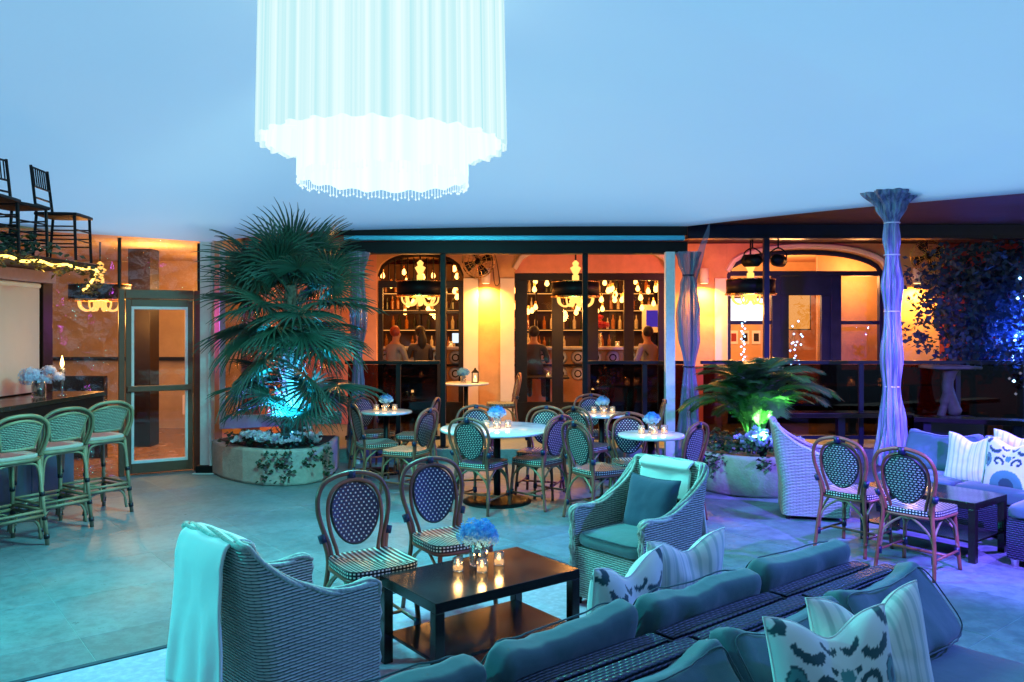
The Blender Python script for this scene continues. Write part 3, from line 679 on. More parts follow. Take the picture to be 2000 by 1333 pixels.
def pillow(label, loc, rz, tilt, size, kind, chop=.12, thick=.15, roll=0):
    t = thing('throw_pillow', label, 'pillow', loc, rz)
    n = 84 if kind != 'plain' else 24; b = MB(); cols = []
    def jag(u, v): return .045*noise.noise(Vector((u*38, v*3, 2)))+.02*noise.noise(Vector((u*90, v*5, 7)))
    def ikat(u, v):
        v += jag(u, v); base = (.70, .74, .70); dk = (.012, .07, .085); md = (.06, .24, .24); a = abs(u)
        d = math.hypot((a-.80)/.14, (v-.12)/.27)
        if d < .35: return dk
        if d < .85: return md
        if d < 1: return dk
        for cx, cy, r_, w_, lo, hi in ((.34, .10, .17, .06, -20, 215), (.56, .72, .22, .075, 190, 350), (.95, .95, .13, .07, 120, 300), (.18, .88, .12, .05, 190, 350)):
            rr = math.hypot(a-cx, v-cy); an = math.degrees(math.atan2(v-cy, a-cx)) % 360; l_ = lo % 360
            inside = (l_ <= an <= hi) if l_ < hi else (an >= l_ or an <= hi)
            if abs(rr-r_) < w_*(.55+.45*math.sin(math.pi*((an-l_) % 360)/((hi-lo)))) and inside: return dk
        if math.hypot(a-.42, v-.02) < .07 or math.hypot(a-.20, v-.45) < .06: return dk
        if math.hypot(u/.12, (v-.36)/.16) < 1: return md
        q = math.hypot(u/.62, (v+.85)/.62)
        if q < .45: return dk
        if q < 1: return md
        if a > .90 and v < -.3: return dk
        return base
    def stripe(u, v):
        s = (u*4.6) % 1.0; 
        if s < .30: return (.46, .56, .52)
        if .5 < s < .56: return (.58, .62, .58)
        return (.74, .76, .70)
    for sd_ in (1, -1):
        def fn(uu, vv, sd_=sd_):
            u, v = uu*2-1, vv*2-1; h = size/2
            y = u*h*(1-.07*(1-v*v)); z = v*h*(1-.07*(1-u*u))
            z -= chop*math.exp(-(u/.42)**2)*sm(-.6, 1, v)
            th = thick/2*((1-u**4)*(1-v**4))**.55*(1-.35*math.exp(-(u/.3)**2)*sm(.0, 1, v)*(chop > 0))
            th += .006*noise.noise(Vector((u*3, v*3, sd_*3)))*(1-u**4)*(1-v**4)
            cols.append(ikat(u, v) if kind == 'ikat' else stripe(u, v) if kind == 'stripe' else (.02, .05, .10))
            return Vector((sd_*th, y, z)), (u, v)
        b.grid(fn, n, n, flip=(sd_ < 0))
    if kind != 'plain': b.col = cols
    b.build('cover', 'printed_fabric' if kind != 'plain' else 'pillow_navy', t, True, rot=(R(roll), R(-tilt), 0))
    h = size/2; edge = []
    for k in range(96):
        s_ = k/24; i = int(s_) % 4; f = (s_ % 1)*2-1; u, v = ((f, -1), (1, f), (-f, 1), (-1, -f))[i]
        y = u*h*(1-.07*(1-v*v)); z = v*h*(1-.07*(1-u*u)); z -= chop*math.exp(-(u/.42)**2)*sm(-.6, 1, v); edge.append((0, y, z))
    MB().tube(edge, .0035, 5, True).build('seam', 'throw_cream' if kind != 'plain' else 'pillow_navy', t, True, rot=(R(roll), R(-tilt), 0))
    return t

def sofa_section(label, loc, rz, w=.69, d=.77, bh=.69, cush='cushion_grey', ctop=.80, seed=0, back=True, lean=12, peak=.03):
    "faces local +X, back ledge at local x 0..-.. ; origin at middle of the back's rear foot line"
    t = thing('sofa_section', label, 'sofa', loc, rz); g = .004
    MB().rbox(d-.10, w-2*g, .25, .02, 4, c=(.10+(d-.10)/2, 0, .165)).build('base', 'wicker_navy', t)
    MB().rbox(.098, w-2*g, bh-.04, .022, 5, c=(.05, 0, .04+(bh-.04)/2)).build('backrest', 'wicker_navy', t)
    for x in (.06, d-.06):
        for s in (-1, 1): MB().box(x-.025, x+.025, s*(w/2-.06)-.025, s*(w/2-.06)+.025, 0, .045).build('foot', 'black_metal', t)
    sc_ = MB().rbox(d-.11, w-.012, .13, .035, 9, .014, .008, (.10+(d-.10)/2+.005, 0, .355), seed).build('seat_cushion', cush, t, True)
    if back:
        H_ = ctop-.40
        def sh(o): 
            k = sm(-H_/2, H_/2, o.z); 
            return Vector((o.x*(1.15-.45*k)-.10*k*.6+.014*noise.noise(Vector((o.y*6+seed, o.z*6, 3)))+.016*noise.noise(Vector((o.y*13+seed, o.z*4, 5)))+.008*noise.noise(Vector((o.y*26+seed, o.z*9, 8))), o.y*(1-.03*k), o.z+peak*(2*abs(o.y/w*2)**2.5-1)*k+.018*noise.noise(Vector((o.y*5+seed, 2, 9)))*k))
        bc = MB().rbox(.17, w-.015, H_, .055, 16, 0, .004, (0, 0, 0), seed, sh).build('back_cushion', cush, t, True, loc=(.235, random.uniform(-.012, .012), .415+H_/2), rot=(0, R(-lean+6), R(random.uniform(-3, 3))))
        ww = (w-.015)/2
        for s in (1,):
            e = []
            for k in range(64):
                a = 2*math.pi*k/64; cy = math.copysign(abs(math.cos(a))**.35, math.cos(a))*(ww-.012); cz = math.copysign(abs(math.sin(a))**.35, math.sin(a))*(H_/2-.012)
                e.append(sh(Vector((s*.076, cy, cz)))+Vector((s*.003, 0, .004 if cz > 0 else 0)))
            MB().tube(e, .0032, 5, True).build('piping', 'piping_dark', bc, True)
    return t

def coffee_table(label, loc, rz, L=.90, D=.55, h=.45, shelf=.155):
    t = thing('coffee_table', label, 'table', loc, rz)
    MB().box(-L/2, L/2, -D/2, D/2, h-.052, h).build('top', 'lacquer_black', t, bevel=.003)
    MB().box(-L/2+.03, L/2-.03, -D/2+.03, D/2-.03, shelf-.016, shelf).build('shelf', 'lacquer_black', t, bevel=.002)
    for sx in (-1, 1):
        for sy in (-1, 1): MB().box(sx*(L/2-.026)-.0255, sx*(L/2-.026)+.0255, sy*(D/2-.026)-.0255, sy*(D/2-.026)+.0255, 0, h-.0525).build('leg', 'lacquer_black', t, bevel=.003)
    return t
def round_table(label, loc, r, base='black_metal', h=.74):
    t = thing('round_table', label, 'table', loc)
    MB().lathe([(0, h-.03), (r-.02, h-.03), (r-.004, h-.024), (r, h-.012), (r-.004, h-.002), (r-.01, h), (0, h)], 56).build('marble_top', 'marble', t, True)
    MB().lathe([(.12, h-.05), (.12, h-.031)], 20).build('top_plate', base, t)
    MB().lathe([(.03, .05), (.035, .2), (.035, h-.051)], 16).build('column', base, t, True)
    MB().lathe([(.24*max(1, r/.4), 0), (.24*max(1, r/.4), .012), (.20*max(1, r/.4), .03), (.05, .055), (.03, .06)], 28).build('base', base, t, True)
    return t
votive0 = None
def candle(label, loc, s=1.0, power=.55, group='tea lights in small glass cups'):
    t = thing('votive_candle', label, 'candle', loc, random.uniform(0, 90), group)
    t.scale = (s, s, s)
    global votive0
    if votive0 is None:
        a = MB().lathe([(.026, 0), (.029, .003), (.029, .068), (.0265, .068), (.0265, .010), (0, .008)], 20).build('glass_cup', 'votive_glass', t, True)
        b = MB().lathe([(0, .0085), (.0255, .0105), (.0255, .024), (.0, .022)], 16).build('wax', 'wax_glow', t, True)
        c_ = MB().lathe([(0, .022), (.005, .028), (.006, .034), (.003, .044), (0, .053)], 10).build('flame', 'flame', t, True)
        votive0 = (a.data, b.data, c_.data)
    else:
        for n_, d_ in zip(('glass_cup', 'wax', 'flame'), votive0): link(n_, d_, t)
    if power: light('POINT', 'lamp_light', t, (0, 0, .085), power, (1, .52, .16), .02)
    return t
def bloom(r, seed, flat=.8, n=150):
    rr = random.Random(seed); b = MB()
    for k in range(n):
        z = rr.uniform(-.75, 1); a = rr.uniform(0, 6.283); q = math.sqrt(1-z*z); d = Vector((q*math.cos(a), q*math.sin(a), z*flat))
        ln = 1+.10*math.sin(a*3+z*4+seed)
        c0 = d*r*rr.uniform(.86, 1.03)*ln; nn = d.normalized(); u = nn.orthogonal().normalized(); u.rotate(Matrix.Rotation(rr.uniform(0, 6.28), 3, nn)); w = nn.cross(u); s = r*.17
        for m in range(4):
            x = (u, w, -u, -w)[m]; y = (w, -u, -w, u)[m]
            lift = nn*s*rr.uniform(.1, .5)
            b.add([c0, c0+(x*.75+y*.35)*s+lift, c0+x*1.1*s+lift*1.3, c0+(x*.75-y*.35)*s+lift], [(0, 1, 2, 3)])
    b.lathe([(0, -r*.6*flat), (r*.6, -r*.3*flat), (r*.8, .1*r), (r*.6, r*.55*flat), (0, r*.78*flat)], 14)
    return b
def bouquet(label, loc, s=1.0, col='petal_blue', heads=((0, 0, .15, .085),), vr=.05, vh=.10, seed=1):
    t = thing('flower_vase', label, 'vase', loc)
    MB().lathe([(vr*.9*s, 0), (vr*s, .004), (vr*s, vh*s), (vr*.92*s, vh*s), (vr*.9*s, .014), (0, .012)], 24).build('glass_vase', 'votive_glass', t, True)
    st = MB()
    for k in range(7): a = k*.9; st.tube([(.018*math.cos(a)*s, .018*math.sin(a)*s, .014), (.03*math.cos(a+2)*s, .03*math.sin(a+2)*s, vh*1.15*s)], .004*s, 5)
    st.build('stems', 'dark_leaf', t)
    for k, (x, y, z, r_) in enumerate(heads): bloom(r_*s, seed+k).build('bloom', col, t, loc=(x*s, y*s, z*s))
    return t
def stool(label, loc, rz):
    t = thing('bar_stool', label, 'bar stool', loc, rz); m = 'rattan_pale'; SH = .74
    z_ = [(.185, SH-.02), (.20, SH+.08), (.205, SH+.17), (.185, SH+.25), (.11, SH+.305), (0, SH+.32)]
    half = [Vector((-.20-(z-SH)*.22+.14*sm(SH+.12, SH-.06, z)*.25, y*1.12, z)) for y, z in z_]
    P = cat(half+[Vector((p.x, -p.y, p.z)) for p in half[::-1][1:]], 5); MB().tube(P, .015, 8).build('back_hoop', m, t, True)
    P2 = [Vector((p.x+.022, p.y*.93, SH+(p.z-SH)*.965)) for p in P]; MB().tube(P2, .012, 8).build('inner_hoop', m, t, True)
    def pn(side):
        def fn(u, v):
            w0 = .125+.045*v; y = (u*2-1)*w0; z = SH+.055+(.225-.045*((u*2-1)**2))*v; x = -.195-(z-SH)*.22+side*.006-.03*(1-(u*2-1)**2)
            return Vector((x, y, z)), (y, z)
        return fn
    b = MB(); b.grid(pn(1), 10, 8); b.grid(pn(-1), 10, 8, flip=True); b.build('woven_back', 'stool_weave', t, True)
    e = [pn(0)(u/8, 0)[0] for u in range(9)]+[pn(0)(1, v/6)[0] for v in range(1, 7)]+[pn(0)(1-u/8, 1)[0] for u in range(1, 9)]+[pn(0)(0, 1-v/6)[0] for v in range(1, 6)]
    MB().tube(e, .0125, 7, True).build('panel_frame', m, t, True)
    ring = [(.205*math.copysign(abs(math.cos(a))**.5, math.cos(a)), .215*math.copysign(abs(math.sin(a))**.5, math.sin(a))) for a in [2*math.pi*k/40 for k in range(40)]]
    MB().prism(ring, SH-.035, SH).build('seat', 'throw_tan', t, bevel=.012)
    MB().tube([(x*1.01, y*1.01, SH-.045) for x, y in ring], .017, 7, True).build('seat_frame', m, t, True)
    for sx in (-1, 1):
        for s in (-1, 1):
            a, b_ = Vector((sx*.235, s*.225, 0)), Vector((sx*.18, s*.185, SH-.05))
            MB().tube([a, a.lerp(b_, .5), b_], .0165, 8).build('leg', m, t, True)
            for f in (.10, .32, .60): wrap(a.lerp(b_, f), b_-a, .022, .035).build('binding', 'binding_black', t, True)
    for z, r_ in ((.24, .014), (.28, .012)):
        k = .235-.055*z/SH; ky = .225-.04*z/SH
        for a, b_ in (((k, ky), (k, -ky)), ((-k, ky), (-k, -ky)), ((k, ky), (-k, ky)), ((k, -ky), (-k, -ky))): MB().tube([(*a, z), (*b_, z)], r_, 6).build('stretcher', m, t, True)
    for z0, z1 in ((.42, SH-.07), (.05, .22)):
        for s in (-1, 1):
            MB().tube(cat([(s*.205, -.19, z0), (s*.20, -.17, z1-.05), (s*.195, -.10, z1), (s*.195, .10, z1), (s*.20, .17, z1-.05), (s*.205, .19, z0)]), .010, 6).build('brace', m, t, True)
            MB().tube(cat([(-.19, s*.195, z0), (-.17, s*.19, z1-.05), (-.10, s*.19, z1), (.10, s*.19, z1), (.17, s*.19, z1-.05), (.19, s*.195, z0)]), .010, 6).build('brace', m, t, True)
    return t

def chiavari(label, loc, rz):
    t = thing('chiavari_chair', label, 'chair', loc, rz); m = 'black_metal'
    MB().rbox(.40, .40, .04, .015, 4, c=(0, 0, .45)).build('seat', m, t)
    for s in (-1, 1):
        MB().tube([(-.215, s*.175, 0), (-.18, s*.175, .45), (-.235, s*.17, .92)], .014, 7).build('leg', m, t)
        MB().tube([(.185, s*.18, 0), (.17, s*.175, .44)], .014, 7).build('leg', m, t)
        for z in (.16, .24, .33): MB().tube([(-.19, s*.175, z), (.18, s*.178, z)], .008, 5).build('stretcher', m, t)
    for x in (-.195, .18):
        for z in (.2, .30): MB().tube([(x, -.175, z), (x, .175, z)], .008, 5).build('stretcher', m, t)
    for z in (.545, .61, .72, .905): MB().tube([(-.18-(z-.45)*.117, -.172, z), (-.18-(z-.45)*.117, .172, z)], .010, 6).build('back_rail', m, t)
    for k in range(7): y = -.132+k*.044; MB().tube([(-.212, y, .72), (-.233, y, .905)], .007, 5).build('spindle', m, t)
    return t
# ================================================================ chandelier over the lounge
CH = Vector((-.95, 6.0, 0))
ch = thing('tent_chandelier', 'huge pleated white fabric drum chandelier glowing under the tent peak', 'chandelier', CH)
def pleat(r, z0, z1, n, amp, seed, flare=.0):
    def fn(u, v):
        a = u*2*math.pi; w = math.sin(a*n+1.5*math.sin(a*5+seed)+seed); w2 = math.sin(a*n*2.3+seed*2)
        rr = r*(1+flare*(1-v))+amp*(w*.7+.3*w2)*(1-.5*v); z = z0+(z1-z0)*v
        if v == 0: z += .012*math.sin(a*n*.5+seed)
        return Vector((rr*math.cos(a), rr*math.sin(a), z)), (u, v)
    return fn
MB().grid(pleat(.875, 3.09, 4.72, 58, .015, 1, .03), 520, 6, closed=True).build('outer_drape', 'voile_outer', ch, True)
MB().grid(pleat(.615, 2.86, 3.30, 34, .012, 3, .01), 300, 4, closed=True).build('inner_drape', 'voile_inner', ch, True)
MB().grid(pleat(.845, 3.10, 3.32, 58, .012, 1, .02), 520, 2, closed=True).build('drape_inner_glow', 'voile_inner', ch, True)  # added glowing layer that brightens the inside of the outer drape
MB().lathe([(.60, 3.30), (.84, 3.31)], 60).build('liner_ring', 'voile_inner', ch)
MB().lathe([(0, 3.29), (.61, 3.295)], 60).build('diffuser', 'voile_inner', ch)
cr = MB()
for k in range(130):
    a = k*2*math.pi/130; l = random.uniform(.03, .065); x, y = .622*math.cos(a), .622*math.sin(a)
    cr.tube([(x, y, 2.87), (x, y, 2.865-l)], .003, 4); cr.lathe([(0, 0), (.010, .012), (0, .024)], 5, (x, y, 2.845-l))
struct(cr.build('crystal_fringe', 'crystal_glow', ch), 'stuff')
MB().tube([(0, 0, 4.72), (0, 0, 4.86)], .02).build('suspension', 'chrome', ch)
light('POINT', 'lamp_light', ch, (0, 0, 2.98), 540, (.12, .95, .93), .28)

# ================================================================ lounge group
armchair('grey wicker armchair in the foreground seen from behind with a cream throw', (-1.02, 3.63, .015), 46)
throw('cream throw hanging down the back of the foreground wicker armchair', (-1.02, 3.63, .015), 46, .40, .22, .62)
armchair('grey wicker armchair behind the white striped pillow with a folded throw', (.79, 5.08, .015), -139)
throw('pale throw folded over the armchair beyond the coffee table', (.79, 5.08, .015), -139, .40, .13, .64)
pillow('plain navy pillow leaning in the armchair beyond the coffee table', (.79+.12*.755, 5.08+.12*.656, .60), -139, 16, .40, 'plain', 0, .13)
bistro('rattan bistro chair left of the vase at the coffee table', (-.77, 4.43, .015), -56)
bistro('rattan bistro chair behind the vase at the coffee table', (-.37, 4.93, .015), -56)
CT = (-.163, 4.254)
coffee_table('black coffee table with lower shelf on the white rug', (*CT, .015), 37.2)
T0 = .466
bouquet('round blue hydrangea in a glass tumbler on the foreground coffee table', (-.18, 4.38, T0), 1.15, 'petal_blue', ((0, 0, .145, .085), (.035, -.02, .14, .06), (-.04, .01, .135, .06)), .045, .10, 3)
candle('lit glass votive left of the hydrangea on the coffee table', (-.285, 4.27, T0), 1, 1.0); candle('lit glass votive in front of the hydrangea on the coffee table', (-.158, 4.25, T0), 1, 1.0); candle('lit glass votive right of the hydrangea on the coffee table', (-.07, 4.38, T0), 1, 1.0)
for k, u in enumerate((.595, -.10, -.795, -1.49)):
    sofa_section(['far end section of the sofa facing the coffee table', 'second section from the far end of the sofa facing the coffee table', 'third section from the far end of the sofa facing the coffee table', 'nearest section of the sofa facing the coffee table, cut by the frame'][k], lounge(u, .003), 39+90, seed=k*7+1, ctop=.775, lean=18, peak=.012)
for k, u in enumerate((.66, -.035, -.73, -1.425)):
    sofa_section(['end section of the front sofa beside the open floor on the right', 'front sofa section behind the striped pillow', 'front sofa section left of the patterned pillow', 'nearest section of the front sofa, cut by the frame'][k], lounge(u, -.003), 39-90, seed=k*5+40, ctop=.72, lean=26, peak=.03)
p = lounge(-.27, .40); pillow('ikat patterned pillow on the sofa facing the coffee table', (p.x, p.y, .625), 39+90+8, 8, .46, 'ikat', .07, .14)
p = lounge(.16, .45); pillow('striped pillow on the sofa facing the coffee table', (p.x, p.y, .63), 39+90-6, 6, .46, 'stripe', .06, .14)
pillow('large ikat pillow with dark scrolls on the front sofa', (1.035, 2.585, .605), -74, 14, .46, 'ikat', .07, .16)
pillow('large pale striped pillow behind the scroll patterned one', (1.235, 2.755, .60), -68, 12, .50, 'stripe', .09, .15)

# ================================================================ dining tables and chairs in the middle
round_table('large round marble bistro table in the middle of the patio', (-.15, 8.14, 0), .575)
round_table('small round marble table in front of the pale tent post', (1.32, 7.67, 0), .315)
round_table('small round marble table beside the fan palm', (-1.52, 9.79, 0), .31)
round_table('small round marble table behind the large one', (1.05, 9.50, 0), .33)
for lab, hx, hy, rz in (
    ('bistro chair against the railing, left behind the table by the palm', -1.90, 10.20, -45), ('bistro chair nearest the palm planter, left of its table', -1.76, 8.95, 28),
    ('bistro chair right of the palm-side table, half hidden', -.90, 9.73, 172), ('bistro chair left of the large table facing the palm', -.86, 8.42, 155),
    ('bistro chair in front of the large table with its back turned', -.42, 7.55, 62), ('bistro chair behind the large table, left of its flowers', -.39, 8.80, -82),
    ('bistro chair behind the large table, right of its flowers', .37, 8.70, -108), ('bistro chair right of the large table facing it', .47, 7.80, 140),
    ('bistro chair back to back with the one at the large table', .56, 7.28, 32), ('bistro chair in front of the rear table, partly hidden', .66, 8.66, 48),
    ('bistro chair behind the rear table facing the camera', 1.00, 10.28, -88), ('bistro chair behind the small table by the tent post', 1.15, 8.05, -84),
    ('bistro chair right of the small table by the planter', 1.66, 7.18, 140), ('bistro chair half hidden behind the pale tent post', 1.78, 9.45, 172)):
    bistro(lab, (hx+.275*math.cos(R(rz)), hy+.275*math.sin(R(rz)), 0), rz)
h1 = ((0, 0, .145, .075), (.03, .01, .14, .055), (-.035, 0, .14, .055))
for (x, y, r_, lab, nm) in ((-.15, 8.18, .10, 'large round table', 3), (1.34, 7.74, .08, 'small table by the tent post', 3), (-1.53, 9.84, .08, 'table beside the palm', 3), (1.07, 9.55, .08, 'rear table', 3)):
    bouquet('blue hydrangea in a glass on the '+lab, (x, y, .741), 1.05 if r_ == .1 else .95, 'petal_blue', h1, .04, .09, int(x*100) % 50+5)
    for k in range(nm):
        candle(['left', 'front', 'right'][k]+' lit votive beside the hydrangea on the '+lab, (x+(-.11, .0, .11)[k], y-(.05, .13, .04)[k], .741), 1.15, .7)

# ================================================================ right lounge
armchair('grey wicker armchair beside the round planter on the right', (2.80, 7.60, 0), -14)
pillow('blue seat pillow in the wicker armchair by the planter', (2.85, 7.60, .52), -14, 62, .40, 'plain', 0, .11)
bistro('left of the two bistro chairs at the dark table by the curtain column', (2.72, 6.42, 0), 40); bistro('right of the two bistro chairs at the dark table by the curtain column', (2.95, 5.86, 0), 40)
coffee_table('dark coffee table in front of the blue sofa on the right', (3.37, 6.50, 0), 127, .90, .55, .45)
candle('left votive on the dark coffee table at the right', (3.12, 6.33, .451), 1.15, .8); candle('right votive on the dark coffee table at the right', (3.28, 6.36, .451), 1.15, .8)
bouquet('blue hydrangea on the dark coffee table at the right', (3.17, 6.55, .451), 1.1, 'petal_blue', h1, .04, .09, 77)
dv = Vector((math.cos(R(127)), math.sin(R(127)), 0)); nv = Vector((math.cos(R(217)), math.sin(R(217)), 0)); B0 = Vector((4.17, 7.70, 0))
for k in range(3):
    p = B0+dv*(-.02-.70*k); sofa_section(['far section of the blue sofa beside the curtain column', 'middle section of the blue sofa with pillows on the right', 'right hand section of the blue sofa, cut by the frame'][k], p, 217, ctop=.76, bh=.60, seed=80+k*3)
p = Vector((4.02, 7.08, .60)); pillow('striped white pillow at the left on the blue sofa', p, 214, 14, .44, 'stripe', .06, .13)
pillow('scroll patterned pillow at the right edge on the blue sofa', (4.16, 6.74, .60), 210, 14, .44, 'ikat', .05, .13)
pillow('pale pillow standing behind the scroll patterned one on the blue sofa', (4.36, 6.93, .63), 217, 10, .46, 'stripe', .05, .13)
t = thing('ottoman', 'dark wicker ottoman with blue cushion at the right edge', 'ottoman', (4.06, 5.90, 0), 39)
MB().rbox(.62, .62, .30, .02, 4, c=(0, 0, .20)).build('base', 'wicker_navy', t); MB().rbox(.61, .61, .10, .035, 8, .012, .004, (0, 0, .40)).build('cushion', 'cushion_grey', t, True)
for sx in (-1, 1):
    for sy in (-1, 1): MB().lathe([(.03, 0), (.03, .05)], 10, (sx*.26, sy*.26, 0)).build('foot', 'chrome', t)

# gathered curtains
def curtain(name, label, base, prof, m, n=26, amp=.16, seed=0, tilt=(0, 0), sc=1.0):
    t = thing(name, label, 'curtain', base)
    def fn(u, v):
        k = v*(len(prof)-1); i = min(len(prof)-2, int(k)); f = sm(0, 1, k-i); r_ = prof[i][0]+(prof[i+1][0]-prof[i][0])*f; z = prof[i][1]+(prof[i+1][1]-prof[i][1])*(k-i)
        a = u*2*math.pi; q = r_*(1+amp*math.sin(a*7+seed+1.2*noise.noise(Vector((z*1.5, seed, 0))))+amp*.6*math.sin(a*19+z*3)+amp*1.6*noise.noise(Vector((math.cos(a)*1.5, math.sin(a)*1.5, z*2+seed))))
        return Vector((q*math.cos(a)+tilt[0]*z, q*math.sin(a)*.8+tilt[1]*z, z)), (u, z)
    MB().grid(fn, 120, len(prof)*6, closed=True).build('drape', m, t, True)
    return t
t = curtain('column_curtain', 'silvery curtain gathered round the right tent column with flared top', (4.04, 8.6, 0), [(.17, .30), (.12, .75), (.08, 1.12), (.105, 1.45), (.075, 1.92), (.10, 2.2), (.068, 2.52), (.085, 2.68), (.068, 2.86), (.14, 3.02), (.27, 3.19)], 'curtain_silver', amp=.13)
MB().lathe([(.035, 0), (.035, 3.22)], 16).build('column', 'white_paint', t, True)
for z in (1.12, 1.92, 2.52, 2.86): MB().tube([(.078*math.cos(a*.524), .065*math.sin(a*.524), z) for a in range(12)], .008, 6, True).build('tie_band', 'gasket_white', t, True)
t = curtain('clear_curtain', 'clear vinyl curtain tied in a bundle beside the pale tent post', (2.27, 10.38, 0), [(.15, .12), (.10, .7), (.055, 1.25), (.12, 1.62), (.135, 1.95), (.09, 2.3), (.06, 2.42), (.10, 2.6), (.13, 2.72)], 'vinyl_gather', amp=.2, seed=2)
MB().grid(lambda u, v: Vector((.05+.22*v+.05*math.sin(u*5)*(1-v), .02+.02*math.sin(v*9+u*3), 2.35+.68*v-.0*u+(u-.5)*.18)), 8, 16).build('swag', 'vinyl_gather', t, True)
for z in (1.25, 2.42): MB().tube([(.08*math.cos(a*.524), .07*math.sin(a*.524), z) for a in range(12)], .009, 6, True).build('tie_band', 'binding_navy', t, True)
MB().lathe([(.022, 0), (.022, 2.72)], 10, (.05, .06, 0)).build('pole', 'black_metal', t)
t = curtain('clear_curtain', 'clear vinyl curtain bundle behind the right side of the fan palm', (-1.98, 10.4, 0), [(.12, .15), (.07, 1.0), (.05, 1.4), (.09, 1.8), (.07, 2.4), (.12, 2.72)], 'vinyl_gather', amp=.2, seed=5)
MB().lathe([(.03, 0), (.03, 2.72)], 10).build('pole', 'white_paint', t)

# ================================================================ plants
def fan_leaf(seed):
    rr = random.Random(seed); b = MB(); n = 30; pl = .42
    b.tube(cat([(0, 0, 0), (pl*.5, 0, .02), (pl, 0, 0)]), [.008]*7+[.006]*6, 5)
    for k in range(n):
        a = R(-140+280*k/(n-1))+rr.uniform(-.03, .03); L_ = (.50-.10*abs(k/(n-1)-.5)*2)*rr.uniform(.9, 1.06); dr = rr.uniform(.04, .14)
        d = Vector((math.cos(a), math.sin(a), 0)); s = Vector((-d.y, d.x, 0)); P = Vector((pl, 0, 0))
        v = []
        for q, w in ((.02, .004), (.3, .013), (.58, .012), (.82, .006), (1.0, .0008)):
            c_ = P+d*(q*L_)+Vector((0, 0, -.06*q*q-dr*max(0, q-.55)**2*4*L_)); v += [c_-s*w+Vector((0, 0, .006*(w > .005))), c_+Vector((0, 0, -.004)), c_+s*w+Vector((0, 0, .006*(w > .005)))]
        b.add(v, [f for i in range(4) for f in ((i*3, i*3+1, i*3+4, i*3+3), (i*3+1, i*3+2, i*3+5, i*3+4))])
    return b
def place_leaf(parent, name, me, pos, d, roll=0, s=1.0):
    d = Vector(d).normalized(); up = Vector((0, 0, 1)); y = up.cross(d); y = y.normalized() if y.length > .05 else Vector((0, 1, 0)); z = d.cross(y)
    m = Matrix((d, y, z)).transposed().to_4x4() @ Matrix.Rotation(roll, 4, 'X')
    o = link(name, me, parent); o.matrix_local = Matrix.Translation(pos) @ m @ Matrix.Scale(s, 4); return o
PX, PY = -2.57, 9.42
pp = [(-3.62, 9.72), (-3.35, 9.36), (-3.02, 9.07), (-2.75, 8.93), (-2.5, 8.90), (-2.28, 8.98), (-2.15, 9.2), (-2.12, 9.55), (-2.15, 10.1), (-3.5, 10.2)]
t = thing('stucco_planter', 'curved stucco planter under the tall fan palm', 'planter', (PX, PY, 0))
MB().prism([(x-PX, y-PY) for x, y in pp], 0, .40).build('wall', 'planter_stucco', t, bevel=.03)
MB().prism([((x-PX)*.9, (y-PY)*.88+.02) for x, y in pp], .405, .41).build('soil', 'soil', t)
palm = thing('fan_palm', 'tall fan palm lit blue from below in the left planter', 'palm tree', (PX, PY, .40)); palm.scale = (1.03, 1.03, 1.08)
tr = MB(); tr.tube([(0, 0, 0), (.01, 0, .3), (.0, .02, .8), (-.02, 0, 1.3), (0, 0, 1.7)], [.13, .12, .10, .10, .07], 12)
for k in range(150):
    z = random.uniform(.05, 1.6); a = random.uniform(0, 6.28); c0 = Vector((.11*math.cos(a), .11*math.sin(a), z)); tr.tube([c0, c0+Vector((.07*math.cos(a), .07*math.sin(a), .10))], [.012, .003], 4)
tr.build('trunk', 'trunk_fibre', palm)
fl_ = [fan_leaf(s).build('leaf', 'palm_leaf', palm) for s in range(4)]
fme = [o.data for o in fl_]; rr = random.Random(5)
for o in fl_: bpy.data.objects.remove(o)
k = 0
def lf(az, el, z, roll, s): 
    global k
    d = Vector((math.cos(az)*math.cos(el), math.sin(az)*math.cos(el), math.sin(el))); place_leaf(palm, 'leaf', fme[k % 4], Vector((0, 0, z))+d*.06, d, roll, s); k += 1
for i in range(16): lf(i*2.399+.4, R(rr.uniform(30, 75)), 1.6+rr.uniform(-.1, .1), rr.uniform(-.5, .5), rr.uniform(.9, 1.1))
for i in range(18): lf(i*2.399, R(rr.uniform(2, 34)), rr.uniform(1.35, 1.75), rr.uniform(-.7, .7), rr.uniform(.95, 1.15))
for i in range(16): lf(i*2.399+1, R(rr.uniform(-48, 0)), rr.uniform(.95, 1.55), rr.uniform(-.6, .6), rr.uniform(1.0, 1.25))
for i in range(9): lf(i*2.399+2, R(rr.uniform(-30, 20)), rr.uniform(.5, .95), rr.uniform(-.6, .6), rr.uniform(.85, 1.15))
for az, el, z, s in ((-112, -8, 1.55, 1.15), (-68, -10, 1.5, 1.2), (-90, -22, 1.35, 1.0), (-60, -20, .55, .95), (-125, -15, .62, .8)): lf(R(az), R(el), z, R(4), s)

